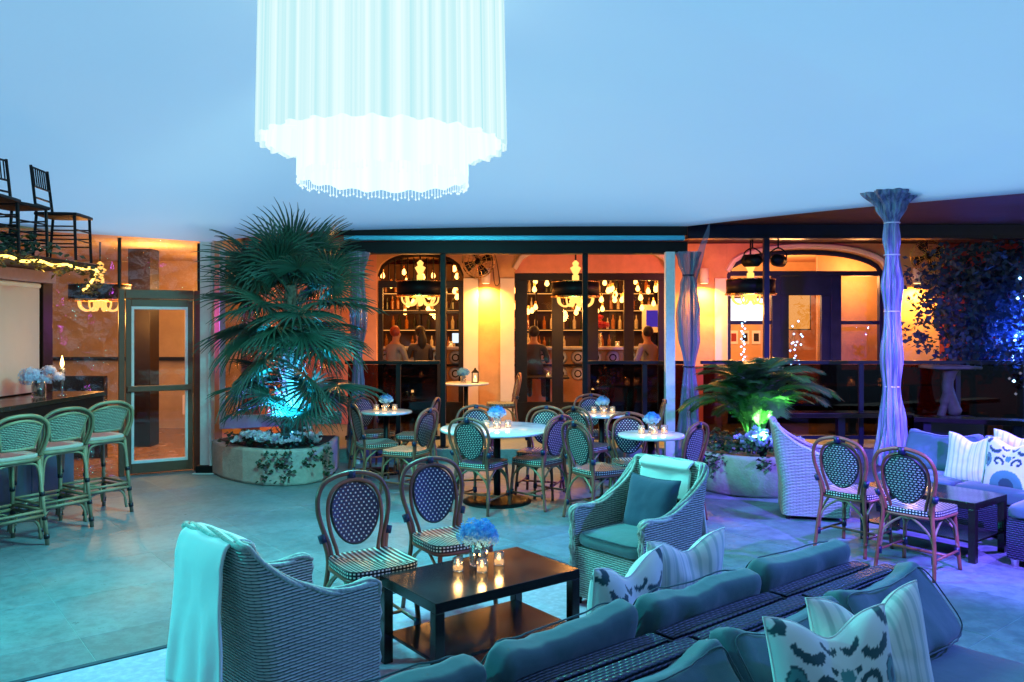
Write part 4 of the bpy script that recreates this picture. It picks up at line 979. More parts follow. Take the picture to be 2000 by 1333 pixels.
def frond(seed, L_=1.0):
    rr = random.Random(seed); b = MB(); P = cat([(0, 0, 0), (L_*.22, 0, L_*.32), (L_*.55, 0, L_*.50), (L_*.85, 0, L_*.42), (L_*1.02, 0, L_*.25)], 8)
    b.tube(P, [.007*(1-.8*i/len(P)) for i in range(len(P))], 5)
    for i in range(6, len(P)):
        for h in (0, .33, .67):
            for s in (-1, 1):
                p = P[i].lerp(P[min(i+1, len(P)-1)], h); t_ = (P[min(i+1, len(P)-1)]-P[i-1]).normalized(); f = i/len(P)
                l = .26*math.sin(math.pi*min(1, .18+f*.8))*rr.uniform(.85, 1.1)+.04; side = Vector((0, s, 0)); d = (side*.85+t_*.6+Vector((0, 0, .12))).normalized(); w = t_*.0085
                q = p+d*l*.5; e_ = p+d*l+Vector((0, 0, -.10*l*3*rr.uniform(.5, 1.2)))
                b.add([p-w*.4, p+w*.4, q+w, e_, q-w], [(0, 1, 2, 4), (4, 2, 3)])
    return b
AX, AY = 2.63, 8.85
t = thing('stucco_planter', 'round stucco planter lit blue and violet on the right', 'planter', (AX, AY, 0))
MB().lathe([(.57, 0), (.60, .03), (.61, .38), (.58, .42), (.54, .42), (.53, .38)], 56).build('wall', 'planter_stucco', t, True)
MB().lathe([(0, .375), (.535, .37)], 32).build('soil', 'soil', t)
ar = thing('areca_palm', 'feathery areca palm glowing green at its base in the round planter', 'palm', (AX+.02, AY-.02, .38))
fr_ = [frond(s).build('frond', 'areca_leaf', ar) for s in (1, 2, 3)]; fm = [o.data for o in fr_]
for o in fr_: bpy.data.objects.remove(o)
for i in range(38):
    o = link('frond', fm[i % 3], ar, loc=(.06*math.cos(i*2.4), .06*math.sin(i*2.4), .1), rot=(rr.uniform(-.2, .2), R(rr.uniform(-58, -8)), i*2.399+rr.uniform(-.2, .2))); s = rr.uniform(.62, 1.0); o.scale = (s, s, s)
st = MB()
for i in range(9): a = i*.7; st.tube([(.07*math.cos(a), .07*math.sin(a), 0), (.10*math.cos(a), .10*math.sin(a), .35)], .014, 6)
st.build('stems', 'areca_leaf', ar)
def leafpile(pts, size, seed, n=6):
    r_ = random.Random(seed); b = MB()
    for p in pts:
        for _ in range(n):
            c_ = Vector(p)+Vector((r_.gauss(0, .035), r_.gauss(0, .035), r_.gauss(0, .02))); nn = Vector((r_.gauss(0, .6), r_.gauss(0, .6)-.4, 1)).normalized(); u = nn.orthogonal().normalized(); u.rotate(Matrix.Rotation(r_.uniform(0, 6.28), 3, nn)); w = nn.cross(u); s = size*r_.uniform(.6, 1.2)
            b.add([c_, c_+u*s*.5+w*s*.42, c_+u*s+nn*s*-.1, c_+u*s*.5-w*s*.42, c_+u*s*.5+nn*s*.08], [(0, 1, 4), (1, 2, 4), (2, 3, 4), (3, 0, 4)])
    return b
def flower(c_, s, b, r_):
    for k in range(6):
        d = Vector((r_.gauss(0, 1), r_.gauss(0, 1)-.3, r_.uniform(.2, 1.3))).normalized(); u = d.orthogonal().normalized(); w = d.cross(u)
        b.add([Vector(c_), Vector(c_)+d*s*.6+u*s*.4, Vector(c_)+d*s*1.1, Vector(c_)+d*s*.6-u*s*.4], [(0, 1, 2, 3)])
        b.add([Vector(c_), Vector(c_)+d*s*.5+w*s*.4, Vector(c_)+d*s*.95+w*s*.1, Vector(c_)+d*s*.5-w*s*.4], [(0, 1, 2, 3)])
def bed(label, pts, trail, flowers, seed, lm, fm_, base):
    t = thing('flower_bed', label, 'flowers', base); r_ = random.Random(seed)
    leafpile([Vector(p)-Vector(base) for p in pts], .07, seed).build('foliage', lm, t)
    for q in trail: leafpile([Vector(p)-Vector(base) for p in q], .055, seed+3, 5).build('trailing_ivy', lm, t)
    for f in flowers:
        b = MB()
        for _ in range(9): flower(Vector(f)-Vector(base)+Vector((r_.gauss(0, .05), r_.gauss(0, .04), r_.gauss(0, .025))), .048, b, r_)
        struct(b.build('flower_cluster', fm_, t), 'stuff')
pts = [(-3.3+1.1*random.random(), 9.0+.35*random.random(), .44+.09*random.random()) for _ in range(90)]
pts = [p for p in pts if p[1] > 8.98+.4*abs(p[0]+2.6)]
trl = [[(x+.03*math.sin(k), 8.915-.02*(k % 3)+dx, .40-.035*k) for k in range(n_)] for x, n_, dx in ((-2.73, 11, .02), (-2.62, 5, 0), (-2.52, 11, 0), (-2.47, 8, 0), (-2.24, 6, .08), (-2.12, 10, .3))]
bed('white flowers and trailing ivy at the foot of the fan palm', pts, trl, [(-2.98, 9.10, .53), (-2.88, 9.04, .55), (-3.08, 9.14, .49), (-2.70, 8.98, .52), (-2.60, 8.98, .49), (-2.42, 8.98, .50), (-2.28, 9.05, .54), (-2.22, 9.10, .50), (-2.80, 9.0, .50)], 11, 'dark_leaf', 'petal_white', (-2.6, 9.1, .41))
pts = [(AX+.52*math.cos(a)*q, AY+.52*math.sin(a)*q, .46+.10*random.random()) for a, q in [(random.uniform(0, 6.28), random.uniform(.5, 1.06)) for _ in range(120)]]
trl = [[(AX+.62*math.cos(a)+.02*math.sin(k), AY+.62*math.sin(a), .42-.03*k) for k in range(n_)] for a, n_ in ((R(-95), 5), (R(-150), 8), (R(-140), 6), (R(-165), 8))]
bed('pale cyclamen and blue lit foliage in the round planter', pts, trl, [(AX+x, AY+y, z) for x, y, z in ((.0, -.30, .60), (.06, -.34, .62), (-.08, -.34, .60), (.12, -.36, .58), (.02, -.45, .53), (.35, -.35, .55), (-.16, -.3, .56))], 12, 'dark_leaf', 'petal_lilac', (AX, AY, .40))
def uplight(label, loc, d, col, power, size=70):
    t = thing('garden_uplight', label, 'spotlight', loc); q = aim(d)
    b = MB().lathe([(.0, .09), (.03, .08), (.045, .03), (.045, -.05), (.04, -.05), (.04, 0)], 16).build('head', 'black_metal', t, True, rot=q, loc=(0, 0, .07))
    MB().tube([(0, 0, -.02), (0, 0, .06)], .01).build('stake', 'black_metal', t)
    light('SPOT', 'lamp_light', b, (0, 0, -.06), power, col, .03, (0, 0, 0), spot_size=R(size), spot_blend=.6)
uplight('small spotlight among the flowers aimed up the fan palm', (-2.50, 8.99, .42), (-.03, .22, 1.0), (.03, .45, 1.0), 1300, 85)
uplight('small spotlight left among the white flowers under the fan palm', (-2.95, 9.12, .42), (.12, .12, 1.0), (.20, .16, 1.0), 900, 85)
uplight('small spotlight at the foot of the areca palm', (AX+.0, AY-.36, .40), (.03, .30, .8), (.20, 1.0, .16), 420, 130)

def tree(label, loc, seed):
    t = thing('ficus_tree', label, 'tree', loc); r_ = random.Random(seed)
    b = MB(); b.tube(cat([(0, 0, 0), (.03, .02, .6), (-.02, 0, 1.1), (.02, .02, 1.5)]), [.06-.002*k for k in range(19)], 8)
    ends = []
    for k in range(9):
        a = k*2.4; e_ = Vector((.62*math.cos(a)*r_.uniform(.6, 1), .5*math.sin(a), r_.uniform(1.3, 2.5))); b.tube(cat([(0, 0, .8+.08*k), e_*.55+Vector((0, 0, .35)), e_]), [.025]*6+[.014]*7, 6); ends.append(e_)
    b.build('trunk', 'bark', t)
    cl = []
    for e_ in ends:
        for _ in range(20): cl.append(e_+Vector((r_.gauss(0, .22), r_.gauss(0, .2), r_.gauss(0, .22))))
    for _ in range(110): cl.append(Vector((r_.gauss(0, .42), r_.gauss(0, .25), r_.uniform(.9, 2.7))))
    c2 = MB()
    for c_ in cl:
        for _ in range(14):
            p = c_+Vector((r_.gauss(0, .07), r_.gauss(0, .07), r_.gauss(0, .07))); u = Vector((r_.gauss(0, 1), r_.gauss(0, 1), r_.gauss(-.6, .6))).normalized(); w = u.orthogonal().normalized(); w.rotate(Matrix.Rotation(r_.uniform(0, 6.28), 3, u)); s = r_.uniform(.07, .12)
            c2.add([p, p+u*s*.5+w*s*.3, p+u*s, p+u*s*.5-w*s*.3], [(0, 1, 2, 3)])
    struct(c2.build('crown', 'ficus_leaf', t), 'stuff')
    MB().lathe([(.16, -.02), (.22, .36), (.20, .36), (.18, .3), (0, .3)], 24).build('pot', 'black_metal', t, True)
    return t
tree('dark leafy tree at the right end of the terrace railing', (6.42, 11.3, DZ+.02), 3); tree('second leafy tree wrapped in blue lights at the right edge', (6.9, 11.0, DZ+.02), 8)
def strand(label, pts, m='led_blue', r=.016, power=0, col=(.15, .35, 1)):
    t = thing('string_light', label, 'string lights', pts[0]); o0 = Vector(pts[0])
    MB().tube([Vector(p)-o0 for p in pts], .003, 4).build('wire', 'black_metal', t)
    for p in pts: MB().lathe([(0, -r), (r, 0), (0, r)], 7, Vector(p)-o0).build('bulb', m, t)
    if power: light('POINT', 'lamp_light', t, Vector(pts[len(pts)//2])-o0, power, col, .15)
rs = random.Random(9)
strand('blue string lights wound up the trunk of the tree at the right edge', [(6.72+.14*math.sin(k*1.3)+.02*k*.3, 10.74+.05*math.cos(k*1.3), .85+.055*k+.03*rs.random()) for k in range(30)], r=.022, power=1100, col=(.04, .13, 1))
strand('purple-blue string lights hanging beside the dark post at the arched window', [(3.60+.03*math.sin(k*2.2), 12.6, 1.25+.04*k) for k in range(28)], 'led_blue', .016, 3, (.3, .2, 1))
strand('loose cluster of purple string lights inside the arched window', [(4.7+.35*rs.random(), 14.0+.4*rs.random(), 1.15+.8*rs.random()) for k in range(22)], 'led_blue', .018)
strand('string lights glowing low behind the right railing', [(4.0+.55*rs.random(), 12.4+.2*rs.random(), 1.05+.2*rs.random()) for k in range(20)], 'led_blue', .018)

# ================================================================ bar inside the restaurant
def skin_mesh(name, mat_, parent, verts, edges, radii):
    me = bpy.data.meshes.new(name); me.from_pydata(verts, edges, []); me.materials.append(M[mat_]); o = link(name, me, parent)
    o.modifiers.new('skin', 'SKIN').use_smooth_shade = True; sv = me.skin_vertices[0].data
    for i, r_ in enumerate(radii): sv[i].radius = (r_, r_) if not isinstance(r_, tuple) else r_
    sv[0].use_root = True; q = o.modifiers.new('sub', 'SUBSURF'); q.levels = q.render_levels = 1
    return o
def clothed(kind, z):
    t = NT('clothed_body'); x, y, h = (t.n('SeparateXYZ', {0: t.obj()}).outputs[i] for i in range(3))
    c_ = t.mix(t.ramp(h, z+.10, z+.12), (.03, .03, .035), (.30, .31, .35) if kind == 'shirt_white' else (.05, .045, .055))
    sk = t.m_('MAXIMUM', t.ramp(h, z+.555, z+.565), t.m_('MULTIPLY', t.ramp(x, .355, .365), t.ramp(h, z+.2, z+.21)))
    M['clothed_body'] = t.pbr(t.mix(sk, c_, (.48, .26, .18)), .7); return 'clothed_body'
def person(label, loc, rz, shirt, hair, long_hair=False, reach=.0, seat=.72):
    "seated on a bar stool, facing local +X, forearms towards the counter"
    t = thing('person', label, 'person', loc, rz); z = seat
    V = [(0, 0, z+.06), (.02, 0, z+.28), (.05, 0, z+.50), (.06, 0, z+.60), (.085, 0, z+.70), (.09, 0, z+.80)]; E_ = [(0, 1), (1, 2), (2, 3), (3, 4), (4, 5)]; Rr = [(.15, .13), (.135, .11), (.15, .10), .052, .085, .08]
    for s in (-1, 1):
        i = len(V); V += [(.05, s*.19, z+.50), (.12, s*.24, z+.24), (.34+reach, s*.16, z+.30), (.42+reach, s*.13, z+.31)]; E_ += [(2, i), (i, i+1), (i+1, i+2), (i+2, i+3)]; Rr += [.062, .048, .034, .030]
        i = len(V); V += [(.08, s*.11, z+.05), (.40, s*.14, z+.04), (.38, s*.13, z-.36), (.46, s*.13, z-.40)]; E_ += [(0, i), (i, i+1), (i+1, i+2), (i+2, i+3)]; Rr += [.10, .07, .05, .04]
    i = len(V); V += [(.175, 0, z+.72)]; E_ += [(4, i)]; Rr += [.018]
    skin_mesh('body', clothed(shirt, z), t, V, E_, Rr)
    hb = MB(); hb.grid(lambda u, v: Vector((.062+.108*math.cos(u*6.2832)*math.sin(v*3.1416)*(1 if math.cos(u*6.2832) < .2 else .62), .100*math.sin(u*6.2832)*math.sin(v*3.1416), z+.79+.105*math.cos(v*3.1416))), 16, 10, closed=True)
    if long_hair: hb.grid(lambda u, v: Vector((-.035+.055*math.cos(u*6.2832)*math.sin(.3+v*2.6), .09*math.sin(u*6.2832)*math.sin(.3+v*2.6), z+.80-.36*v)), 14, 8, closed=True)
    hb.build('hair', hair, t, True)
    for s in (-1, 1): MB().lathe([(0, -.01), (.01, 0), (0, .01)], 8, (.165, s*.035, z+.765)).build('eye', 'hair_dark', t)
    return t
t = thing('bar_counter', 'long wooden bar counter inside the restaurant with round plates on its front', 'bar', (0, 15.0, DZ))
MB().box(-3.2, 3.0, -.12, .55, 1.17, 1.22).build('countertop', 'marble', t, bevel=.008)
MB().box(-3.2, 3.0, .05, .5, 0, 1.168).build('front', 'wall_plaster', t)
MB().box(-3.2, 3.0, -.05, .045, .86, .90).build('ledge', 'wood_dark', t)
for r_ in range(2):
    for k in range(19):
        x = -3.0+k*.325; p = MB().lathe([(0, .012), (.09, .012), (.13, .0)], 20).build('plate', 'paper_white', t, True, loc=(x, .045, 1.02-.30*r_), rot=(R(90), 0, 0))
        MB().tube([(.06*math.cos(a*.5236), .06*math.sin(a*.5236), .014) for a in range(12)], .012, 4, True).build('motif', 'wood_dark', p)
sh = thing('back_bar_shelves', 'lit shelves stocked with bottles behind the bar counter', 'shelves', (0, 16.6, DZ))
MB().box(-3.2, 3.0, .30, .36, 0, 2.9).build('back_panel', 'shelf_back', sh)
SZ = (1.15, 1.55, 1.95, 2.3)
for z in SZ: MB().box(-3.1, 2.95, .0, .29, z-.02, z).build('shelf', 'wood_dark', sh, bevel=.003); MB().box(-3.1, 2.95, .02, .05, z-.035, z-.021).build('light_strip', 'cove_light', sh)
for x in (-3.1, -1.9, -.7, .5, 1.7, 2.93): MB().box(x-.02, x+.02, .0, .29, .9, 2.6).build('upright', 'wood_dark', sh)
bt = {}
for m in ('bottle_amber', 'bottle_dark', 'bottle_clear'):
    o = MB().lathe([(.036, 0), (.038, .01), (.038, .17), (.014, .22), (.014, .28), (.017, .285), (.0, .29)], 12).build('x', m); bt[m] = o.data; bpy.data.objects.remove(o)
rb = random.Random(4)
for z in SZ:
    x = -3.0
    while x < 2.85:
        if rb.random() < .8 and abs((x+3.1) % 1.2) > .06:
            m = rb.choice(list(bt)); o = link('bottle', bt[m], loc=(x, 16.72+rb.uniform(-.05, .05), DZ+z)); s = rb.uniform(.75, 1.1); o.scale = (s, s, s)
            w_ = ['lowest', 'second', 'third', 'top'][SZ.index(z)]; c_ = {'bottle_amber': 'amber', 'bottle_dark': 'dark', 'bottle_clear': 'pale'}[m]; v_ = 'left doorway' if x < -.4 else 'middle doors'; tag(o, f'{c_} liquor bottle on the {w_} back bar shelf beyond the {v_}', 'bottle', f'{c_} bottles on the {w_} shelf beyond the {v_}')
        x += rb.uniform(.085, .17)
bme = MB().lathe([(0, -.075), (.03, -.06), (.043, -.03), (.03, .01), (.016, .04), (0, .05)], 12).build('x', 'bulb_warm'); bulb_me = bme.data; bpy.data.objects.remove(bme)
cme = MB().lathe([(.018, .04), (.02, .09), (.0, .10)], 8).build('x', 'gold'); cap_me = cme.data; bpy.data.objects.remove(cme)
for k in range(112):
    x = rb.uniform(-2.4, 2.9); y = rb.uniform(13.9, 16.0); z = rb.uniform(2.02, 2.8)
    v_ = ('low' if z < 2.28 else 'midway' if z < 2.55 else 'high'); w_ = 'left doorway' if x < -.4 else 'middle doors'; t = thing('pendant_bulb', f'warm bare bulb hanging {v_} over the bar beyond the {w_}', 'pendant lamp', (x, y, z), 0, f'{v_} bulbs beyond the {w_}')
    link('bulb', bulb_me, t); link('socket', cap_me, t); MB().tube([(0, 0, .10), (0, 0, 3.2-z)], .003, 4).build('cord', 'black_metal', t)
for x in (-2.0, -.4, 1.2, 2.4): light('POINT', 'bulb_glow', None, (x, 15.3, 2.35), 55, (1, .38, .07), .3)
person('man in white shirt leaning on the bar behind the fan palm', (-2.15, 14.6, DZ), 50, 'shirt_white', 'hair_red', False, .1)
person('dark-clothed person with long hair at the bar left of the chandelier', (-1.65, 14.75, DZ), 120, 'shirt_dark', 'hair_dark', True)
person('dark-haired person in grey seen through the middle doors', (.38, 14.35, DZ), 80, 'shirt_dark', 'hair_dark')
person('person in white seen through the rightmost door pane', (2.48, 14.5, DZ), 130, 'shirt_white', 'hair_dark')
t = thing('cash_register', 'white register screen glowing on the bar left of the pier', 'screen', (-1.0, 15.15, DZ+1.222), 8)
MB().box(-.13, .13, -.015, .015, .06, .26).build('housing', 'black_metal', t, bevel=.006); MB().box(-.12, .12, -.019, -.0155, .07, .25).build('display', 'register_screen', t); MB().box(-.06, .06, -.05, .06, 0, .06).build('stand', 'black_metal', t)
t = bouquet('tall red flowers in a metal vase on the restaurant bar', (1.62, 15.1, DZ+1.221), 1.0, 'petal_red', ((0, 0, .42, .10), (.12, 0, .40, .08), (-.11, 0, .44, .08), (.02, 0, .55, .06)), .055, .26, 60)
for x, lab in ((-1.62, 'left part of the bar near the wine glass'), (-1.13, 'bar beside the register'), (1.95, 'bar right of the red flowers')): candle('votive on the '+lab, (x, 14.95, DZ+1.221), 1.5, 0)
def picture(label, loc, w, h, inner, rz=0, fm='paper_white'):
    t = thing('picture_frame', label, 'picture', loc, rz)
    MB().box(-w/2, w/2, -.01, .012, 0, h).build('frame', fm, t, bevel=.004); MB().box(-w*.3, w*.3, -.014, -.0105, h*.2, h*.8).build('print', inner, t)
picture('white framed blue picture at the right end of the bar', (2.78, 16.0, 1.65), .42, .55, 'blue_print_glow')  # the print is given a glow of its own, no lamp behind it
# room behind the arched window
for x, lab, c_ in ((4.92, 'leftmost', 'red_wall'), (5.17, 'middle', 'paper_white'), (5.42, 'rightmost', 'paper_white')): picture(lab+' of three small framed pictures behind the arched window', (x, 17.96, 1.38), .19, .30, 'wood_dark' if c_ != 'red_wall' else c_)
t = thing('wall_screen', 'bright white screen behind the drum chandelier at the arched window', 'screen', (5.2, 17.9, 1.86)); MB().box(-.44, .44, 0, .05, 0, .56).build('housing', 'black_metal', t); MB().box(-.41, .41, -.006, -.001, .03, .53).build('display', 'screen_white', t)
t = thing('wall_screen', 'orange lit picture panel seen through the glass door of the arched window', 'screen', (5.86, 16.6, 1.70)); MB().box(-.27, .27, 0, .05, 0, 1.0).build('housing', 'black_metal', t); MB().box(-.25, .25, -.006, -.001, .02, .97).build('display', 'cove_dim', t)
light('POINT', 'room_glow', None, (5.3, 15.6, 2.6), 330, (1, .42, .14), .3); light('POINT', 'room_glow', None, (6.0, 13.9, 2.6), 60, (1, .4, .12), .2); light('POINT', 'room_glow', None, (4.0, 16.4, 2.4), 70, (1, .6, .3), .3)
t = thing('banquette_table', 'white clothed table behind the arched window', 'table', (5.3, 15.2, DZ)); MB().box(-.5, .5, -.4, .4, .70, .75).build('top', 'cloth_white', t, bevel=.01); MB().box(-.06, .06, -.06, .06, 0, .7).build('leg', 'wood_dark', t)
# terrace tables
round_table('round marble table before the lit pier on the terrace', (-.70, 12.30, DZ), .35)
bouquet('blue hydrangea beside a small lantern on the terrace table', (-.74, 12.28, DZ+.741), 1.1, 'petal_blue', h1, .04, .09, 31)
t = thing('lantern', 'small square candle lantern on the terrace table', 'lantern', (-.56, 12.3, DZ+.741))
b = MB()
for sx in (-1, 1):
    for sy in (-1, 1): b.box(sx*.045-.006, sx*.045+.006, sy*.045-.006, sy*.045+.006, .012, .15)
b.box(-.055, .055, -.055, .055, 0, .011).box(-.055, .055, -.055, .055, .151, .162); b.build('cage', 'black_metal', t)
MB().lathe([(.055, .163), (.02, .2), (.012, .22), (0, .23)], 8).build('roof', 'black_metal', t); MB().lathe([(.025, .012), (.025, .07), (0, .07)], 12).build('wax', 'wax_glow', t); MB().lathe([(0, .07), (.008, .085), (0, .115)], 8).build('flame', 'flame', t)
light('POINT', 'lamp_light', t, (0, -.09, .1), .8, (1, .5, .15), .02)
bistro('bistro chair on the terrace beside the middle doors', (-.16, 11.95, DZ), 188)
def dtable(label, x, y, w=.7, d=.7, z0=DZ, m='wood_dark'):
    t = thing('dining_table', label, 'table', (x, y, z0)); MB().box(-w/2, w/2, -d/2, d/2, .71, .74).build('top', m, t, bevel=.006); MB().box(-.04, .04, -.04, .04, .03, .709).build('column', 'black_metal', t); MB().box(-.25, .25, -.25, .25, 0, .03).build('base', 'black_metal', t, bevel=.01)
dtable('dark terrace table with votives right of the middle chandelier', 1.75, 12.0, .9, .6, m='bar_wood'); candle('votive on the dark terrace table, left one', (1.70, 11.95, DZ+.741), 1.4, .6); candle('votive on the dark terrace table, right one', (1.82, 11.85, DZ+.741), 1.4, 0)
dtable('dark table just inside the middle doors', .62, 14.0, .7, .7); candle('votive on the table inside the middle doors', (.62, 13.8, DZ+.741), 1.4, .5)
dtable('dark table just inside the left doorway', -1.6, 14.0, .7, .6); candle('votive on the table inside the left doorway', (-1.55, 13.85, DZ+.741), 1.5, .5)
dtable('terrace table with one candle behind the right railing', 5.0, 11.9, 1.0, .6, m='bar_wood'); candle('candle on the terrace table behind the right railing', (4.95, 11.8, DZ+.741), 1.8, 1.2)
dtable('terrace table half hidden by the curtain column', 6.1, 12.3, .9, .6, m='bar_wood'); candle('candle behind the curtain column on the far table', (5.6, 12.3, DZ+.741), 1.4, .5)
t = thing('driftwood_table', 'driftwood pedestal table behind the railing under the tree', 'table', (5.62, 10.42, 0))
b = MB(); b.tube(cat([(.10, 0, .62), (.04, 0, .8), (.0, .02, 1.0), (.03, 0, 1.22)]), [.05, .07, .09, .085, .08, .08, .075, .075, .075, .075, .075, .07, .07, .07, .07, .08, .08, .09, .10], 9)
b.tube(cat([(.0, 0, .9), (-.04, .02, .75), (-.10, 0, .6)]), [.07]*6+[.05]*7, 8); b.build('trunk', 'driftwood', t, True)
MB().rbox(.62, .42, .05, .02, 5, nz=.01, c=(.02, 0, 1.24)).build('slab_top', 'driftwood', t, True)
MB().box(-.35, .35, -.2, .2, 0, .6).build('plinth', 'navy_metal', t, bevel=.01)

# ================================================================ left: kiosk bar, door, dining room
kb = thing('kiosk_bar', 'dark bar kiosk with pink roller blind and lit roof edge at the left', 'bar', (-4.3, 7.4, 0))
MB().box(-.62, .0, -3.4, 1.18, 1.03, 1.075).build('countertop', 'bar_wood', kb, bevel=.006)
MB().box(-.60, -.02, -3.4, 1.15, .93, 1.028).build('apron', 'wood_dark', kb, bevel=.004)
for k in range(6): MB().box(-.34, -.30, -3.4+.75*k+.004, -3.4+.75*(k+1)-.004, .02, .928).build('panel', 'bar_panel', kb, bevel=.004)
MB().box(-.62, -.345, -3.4, 1.15, .0, .92).build('carcass', 'wood_dark', kb)
MB().box(-.68, -.58, 1.02, 1.20, 1.076, 2.33).build('corner_post', 'wood_dark', kb, bevel=.006)
MB().box(-.62, -.59, -3.2, .97, 1.09, 2.16).build('roller_blind', 'shade_pink', kb); MB().tube([(-.60, -3.2, 2.18), (-.60, .97, 2.18)], .03).build('blind_roll', 'white_cornice', kb)
MB().box(-.62, -.50, -3.3, 1.12, 2.21, 2.33).build('valance', 'valance_mauve', kb, bevel=.006)
MB().box(-.85, .0, -3.4, 1.0, 2.335, 2.40).build('roof', 'wood_dark', kb, bevel=.006)
MB().box(-.95, -.70, -3.4, 1.15, 0, 2.33).build('back_wall', 'wood_dark', kb)
gl = thing('lit_garland', 'golden lit leaf garland along the kiosk roof edge', 'garland', (-4.3, 7.4, 2.34))
gp = [Vector((.03, -3.4+4.35*k/60, .012*math.sin(k))) for k in range(61)]+[Vector((.03-.42*k/14, .95+.5*k/14, -.13*math.sin(k/14*math.pi/2)-.05*k/14)) for k in range(1, 15)]
MB().tube(gp, .014, 7).build('rope_light', 'rope_light', gl, True)
struct(leafpile([p+Vector((random.gauss(.01, .02), 0, random.gauss(-.01, .03))) for p in gp for _ in range(3)], .055, 21, 3).build('leaves', 'garland_leaf', gl), 'stuff')
for y in (-2.0, -1.0, 0, .9): light('POINT', 'lamp_light', gl, (.07, y, -.06), 3.5, (1, .52, .1), .05)
rg = thing('roof_greenery', 'dark leafy greenery piled on the kiosk roof under the black chairs', 'plants', (-4.6, 7.0, 2.41))
struct(leafpile([(random.uniform(-.2, .28), random.uniform(-1.5, .75), random.uniform(0, .18)) for _ in range(170)], .07, 22, 6).build('leaves', 'dark_leaf', rg), 'stuff')
chiavari('black chiavari chair standing on the kiosk roof end, fully in view', (-4.44, 8.02, 2.402), 6); chiavari('black chiavari chair in the middle on the kiosk roof', (-4.52, 7.36, 2.402), -8); chiavari('black chiavari chair at the left frame edge on the kiosk roof', (-4.47, 6.86, 2.402), 4)
stool('pale rattan bar stool at the left frame edge', (-4.05, 6.42, 0), 152); stool('pale rattan bar stool in the middle of the three', (-4.0, 7.02, 0), 150); stool('pale rattan bar stool nearest the glass door', (-3.93, 7.62, 0), 147)
bouquet('pale blue hydrangea bunch in a dark vase on the kiosk counter', (-4.55, 7.78, 1.076), 1.25, 'petal_lilac', ((-.03, -.05, .16, .085), (.04, .07, .20, .05), (.08, .12, .15, .045), (-.01, .10, .13, .05)), .05, .12, 51)
t = thing('candle_holder', 'tall glass candle holder with flame on the kiosk counter', 'candle', (-4.46, 8.02, 1.076))
MB().lathe([(.045, 0), (.045, .006), (.012, .02), (.010, .16), (.03, .19), (.032, .26), (.028, .26), (.026, .19), (0, .185)], 16).build('glass_stem', 'votive_glass', t, True); MB().lathe([(.022, .19), (.022, .27), (0, .27)], 12).build('wax', 'candle_wax', t); MB().lathe([(0, .27), (.016, .30), (.017, .325), (.007, .37), (0, .40)], 10).build('flame', 'flame', t, True)
light('POINT', 'lamp_light', t, (.03, 0, .34), 5, (1, .5, .12), .03)
# clear wall with door
D0, D1 = Vector((-4.60, 9.50, 0)), Vector((-3.86, 9.93, 0)); ang = math.degrees(math.atan2(D1.y-D0.y, D1.x-D0.x)); wd = (D1-D0).length
dr = thing('glass_door', 'taupe framed glass door with push bar left of the palm', 'door', D0, ang)
MB().box(-.02, .045, -.04, .04, 0, 2.20).box(wd-.045, wd+.03, -.04, .04, 0, 2.20).box(.051, wd-.051, -.04, .04, 2.09, 2.20).build('jamb', 'door_taupe', dr, bevel=.006)
b = MB(); b.box(.055, .115, -.025, .025, .02, 2.085).box(wd-.115, wd-.055, -.025, .025, .02, 2.085).box(.1155, wd-.1155, -.025, .025, 2.0, 2.085).box(.1155, wd-.1155, -.025, .025, .02, .14); lf_ = b.build('leaf_frame', 'door_taupe', dr, bevel=.004)
b = MB(); b.box(.116, .145, -.032, .01, .141, 1.999).box(wd-.145, wd-.116, -.032, .01, .141, 1.999).box(.1455, wd-.1455, -.032, .01, 1.965, 1.999).box(.1455, wd-.1455, -.032, .01, .141, .175); b.build('gasket', 'gasket_white', dr)
MB().box(.146, wd-.146, -.004, .004, .176, 1.964).build('pane', 'glass', dr); MB().box(.07, wd-.07, -.075, -.04, .99, 1.06).build('push_bar', 'door_taupe', dr, bevel=.008)
def vinyl(label, a, b_, z0, z1, amp=.03):
    a, b_ = Vector(a), Vector(b_); t = thing('vinyl_panel', label, 'window', a, math.degrees(math.atan2(b_.y-a.y, b_.x-a.x))); L_ = (b_-a).length
    MB().grid(lambda u, v: Vector((u*L_, amp*noise.noise(Vector((u*L_*3, v*3, a.x)))+amp*.5*noise.noise(Vector((u*L_*9+v*6, v*4, 4))), z0+(z1-z0)*v)), 40, 40).build('sheet', 'vinyl', t, True)
    MB().tube([(0, 0, z0), (0, 0, z1)], .02, 6).build('edge_pole', 'black_metal', t)
vinyl('wrinkled clear vinyl sheet between the kiosk and the glass door', (-5.7, 8.9, 0), (-4.63, 9.49, 0), .0, 2.82); vinyl('wrinkled clear vinyl strip above the glass door', (-4.60, 9.48, 0), (-3.74, 9.98, 0), 2.21, 2.80, .04); vinyl('narrow clear vinyl strip beside the pale corner post', (-3.84, 9.92, 0), (-3.70, 9.95, 0), .0, 2.78)
t = thing('led_strip', 'vertical purple light strip beside the pale corner post', 'strip light', (-3.79, 10.02, 0)); MB().box(-.018, .018, -.01, .01, 1.15, 2.45).build('diffuser', 'led_purple', t); light('POINT', 'lamp_light', t, (0, .12, 1.8), 30, (.6, .1, .9), .2)
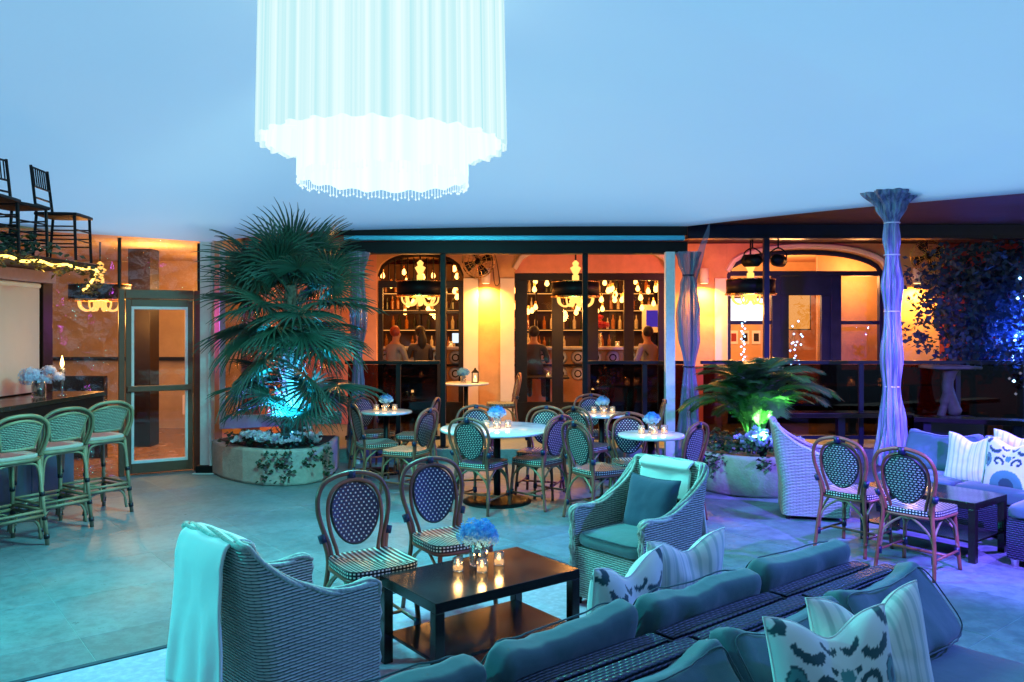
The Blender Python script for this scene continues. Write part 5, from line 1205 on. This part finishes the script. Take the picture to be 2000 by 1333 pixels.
# frame and wall behind the palm
t = thing('tent_side_frame', 'pale frame with clear sheet behind the fan palm', 'frame', (-3.6, 9.95, 0), 24)
MB().box(.0, 1.5, -.03, .03, .50, .66).build('low_rail', 'white_paint', t, bevel=.006); MB().box(.0, .07, -.03, .03, .66, 2.72).build('stile', 'white_paint', t, bevel=.005); MB().box(.071, 1.5, -.004, .004, .661, 2.7).build('sheet', 'vinyl', t)
dn = thing('dining_room', 'warm orange dining room seen through the glass door', 'building', (-6, 12, 0))
MB().box(-4, 2.38, 2.0, 2.15, 0, 3.0).build('wall', 'dining_plaster', dn); MB().box(2.23, 2.38, -1.9, 1.999, 0, 3.0).build('wall', 'dining_plaster', dn); MB().box(-4.1, -4, -3.2, 2.0, 0, 3).build('wall', 'dining_plaster', dn)
MB().prism([(-3, -2.9), (.3, -2.6), (1.38, -2.1), (2.229, -1.7), (2.229, 1.999), (-4, 1.999)], 2.9, 3.0).build('room_ceiling', 'dining_plaster', dn); MB().prism([(-3, -3.4), (.3, -3.05), (1.38, -2.48), (2.229, -2.0), (2.229, 1.999), (-4, 1.999)], -.002, .006).build('room_floor', 'room_floor', dn)
MB().box(.40, .72, -.2, .1, .006, 2.899).build('column', 'wood_dark', dn); MB().box(-2.0, 2.2, 1.90, 1.998, 1.18, 1.24).build('dado_rail', 'wood_dark', dn)
MB().box(-.8, .55, -1.2, -1.1, .006, 1.1).build('partition', 'wood_dark', dn)
light('POINT', 'room_glow', None, (-5.0, 11.3, 2.5), 85, (1, .55, .18), .25); light('POINT', 'room_glow', None, (-4.5, 13.0, 2.3), 60, (1, .5, .15), .25)
drum(-5.55, 10.9, 2.22, 'drum chandelier glowing behind the wrinkled vinyl sheet', 2.9, .38)
t = thing('dining_table', 'table with white cloth seen through the glass door', 'table', (-4.35, 12.2, .006))
MB().box(-.45, .6, -.4, .4, .73, .76).build('top', 'cloth_white', t, bevel=.006); MB().grid(lambda u, v: Vector((-.455+1.06*u, -.405-.01*math.sin(u*30), .755-.28*v)), 30, 3).build('cloth_drop', 'cloth_white', t); MB().box(-.04, .04, -.04, .04, 0, .73).build('leg', 'wood_dark', t)
t = thing('table_lamp', 'small lamp with violet shade on the clothed table', 'lamp', (-3.98, 12.35, .767)); MB().lathe([(.05, 0), (.012, .02), (.012, .28)], 12).build('stem', 'gold', t); MB().lathe([(.10, .28), (.10, .44)], 20).build('lamp_shade', 'lamp_purple', t)
candle('votive on the clothed table behind the glass door', (-4.15, 12.1, .767), 1.6, 1.2)
person('red-haired person seated at the clothed table behind the glass door', (-4.75, 12.75, 0), -60, 'shirt_dark', 'hair_red', True, 0, .46)
t = thing('pendant_lamp', 'amber cylinder pendant seen through the glass door', 'pendant lamp', (-4.62, 12.0, 2.25)); MB().lathe([(.05, -.14), (.05, .14), (0, .14)], 16).build('glass_shade', 'amber_glow', t); MB().tube([(0, 0, .14), (0, 0, .64)], .006).build('rod', 'gold', t)
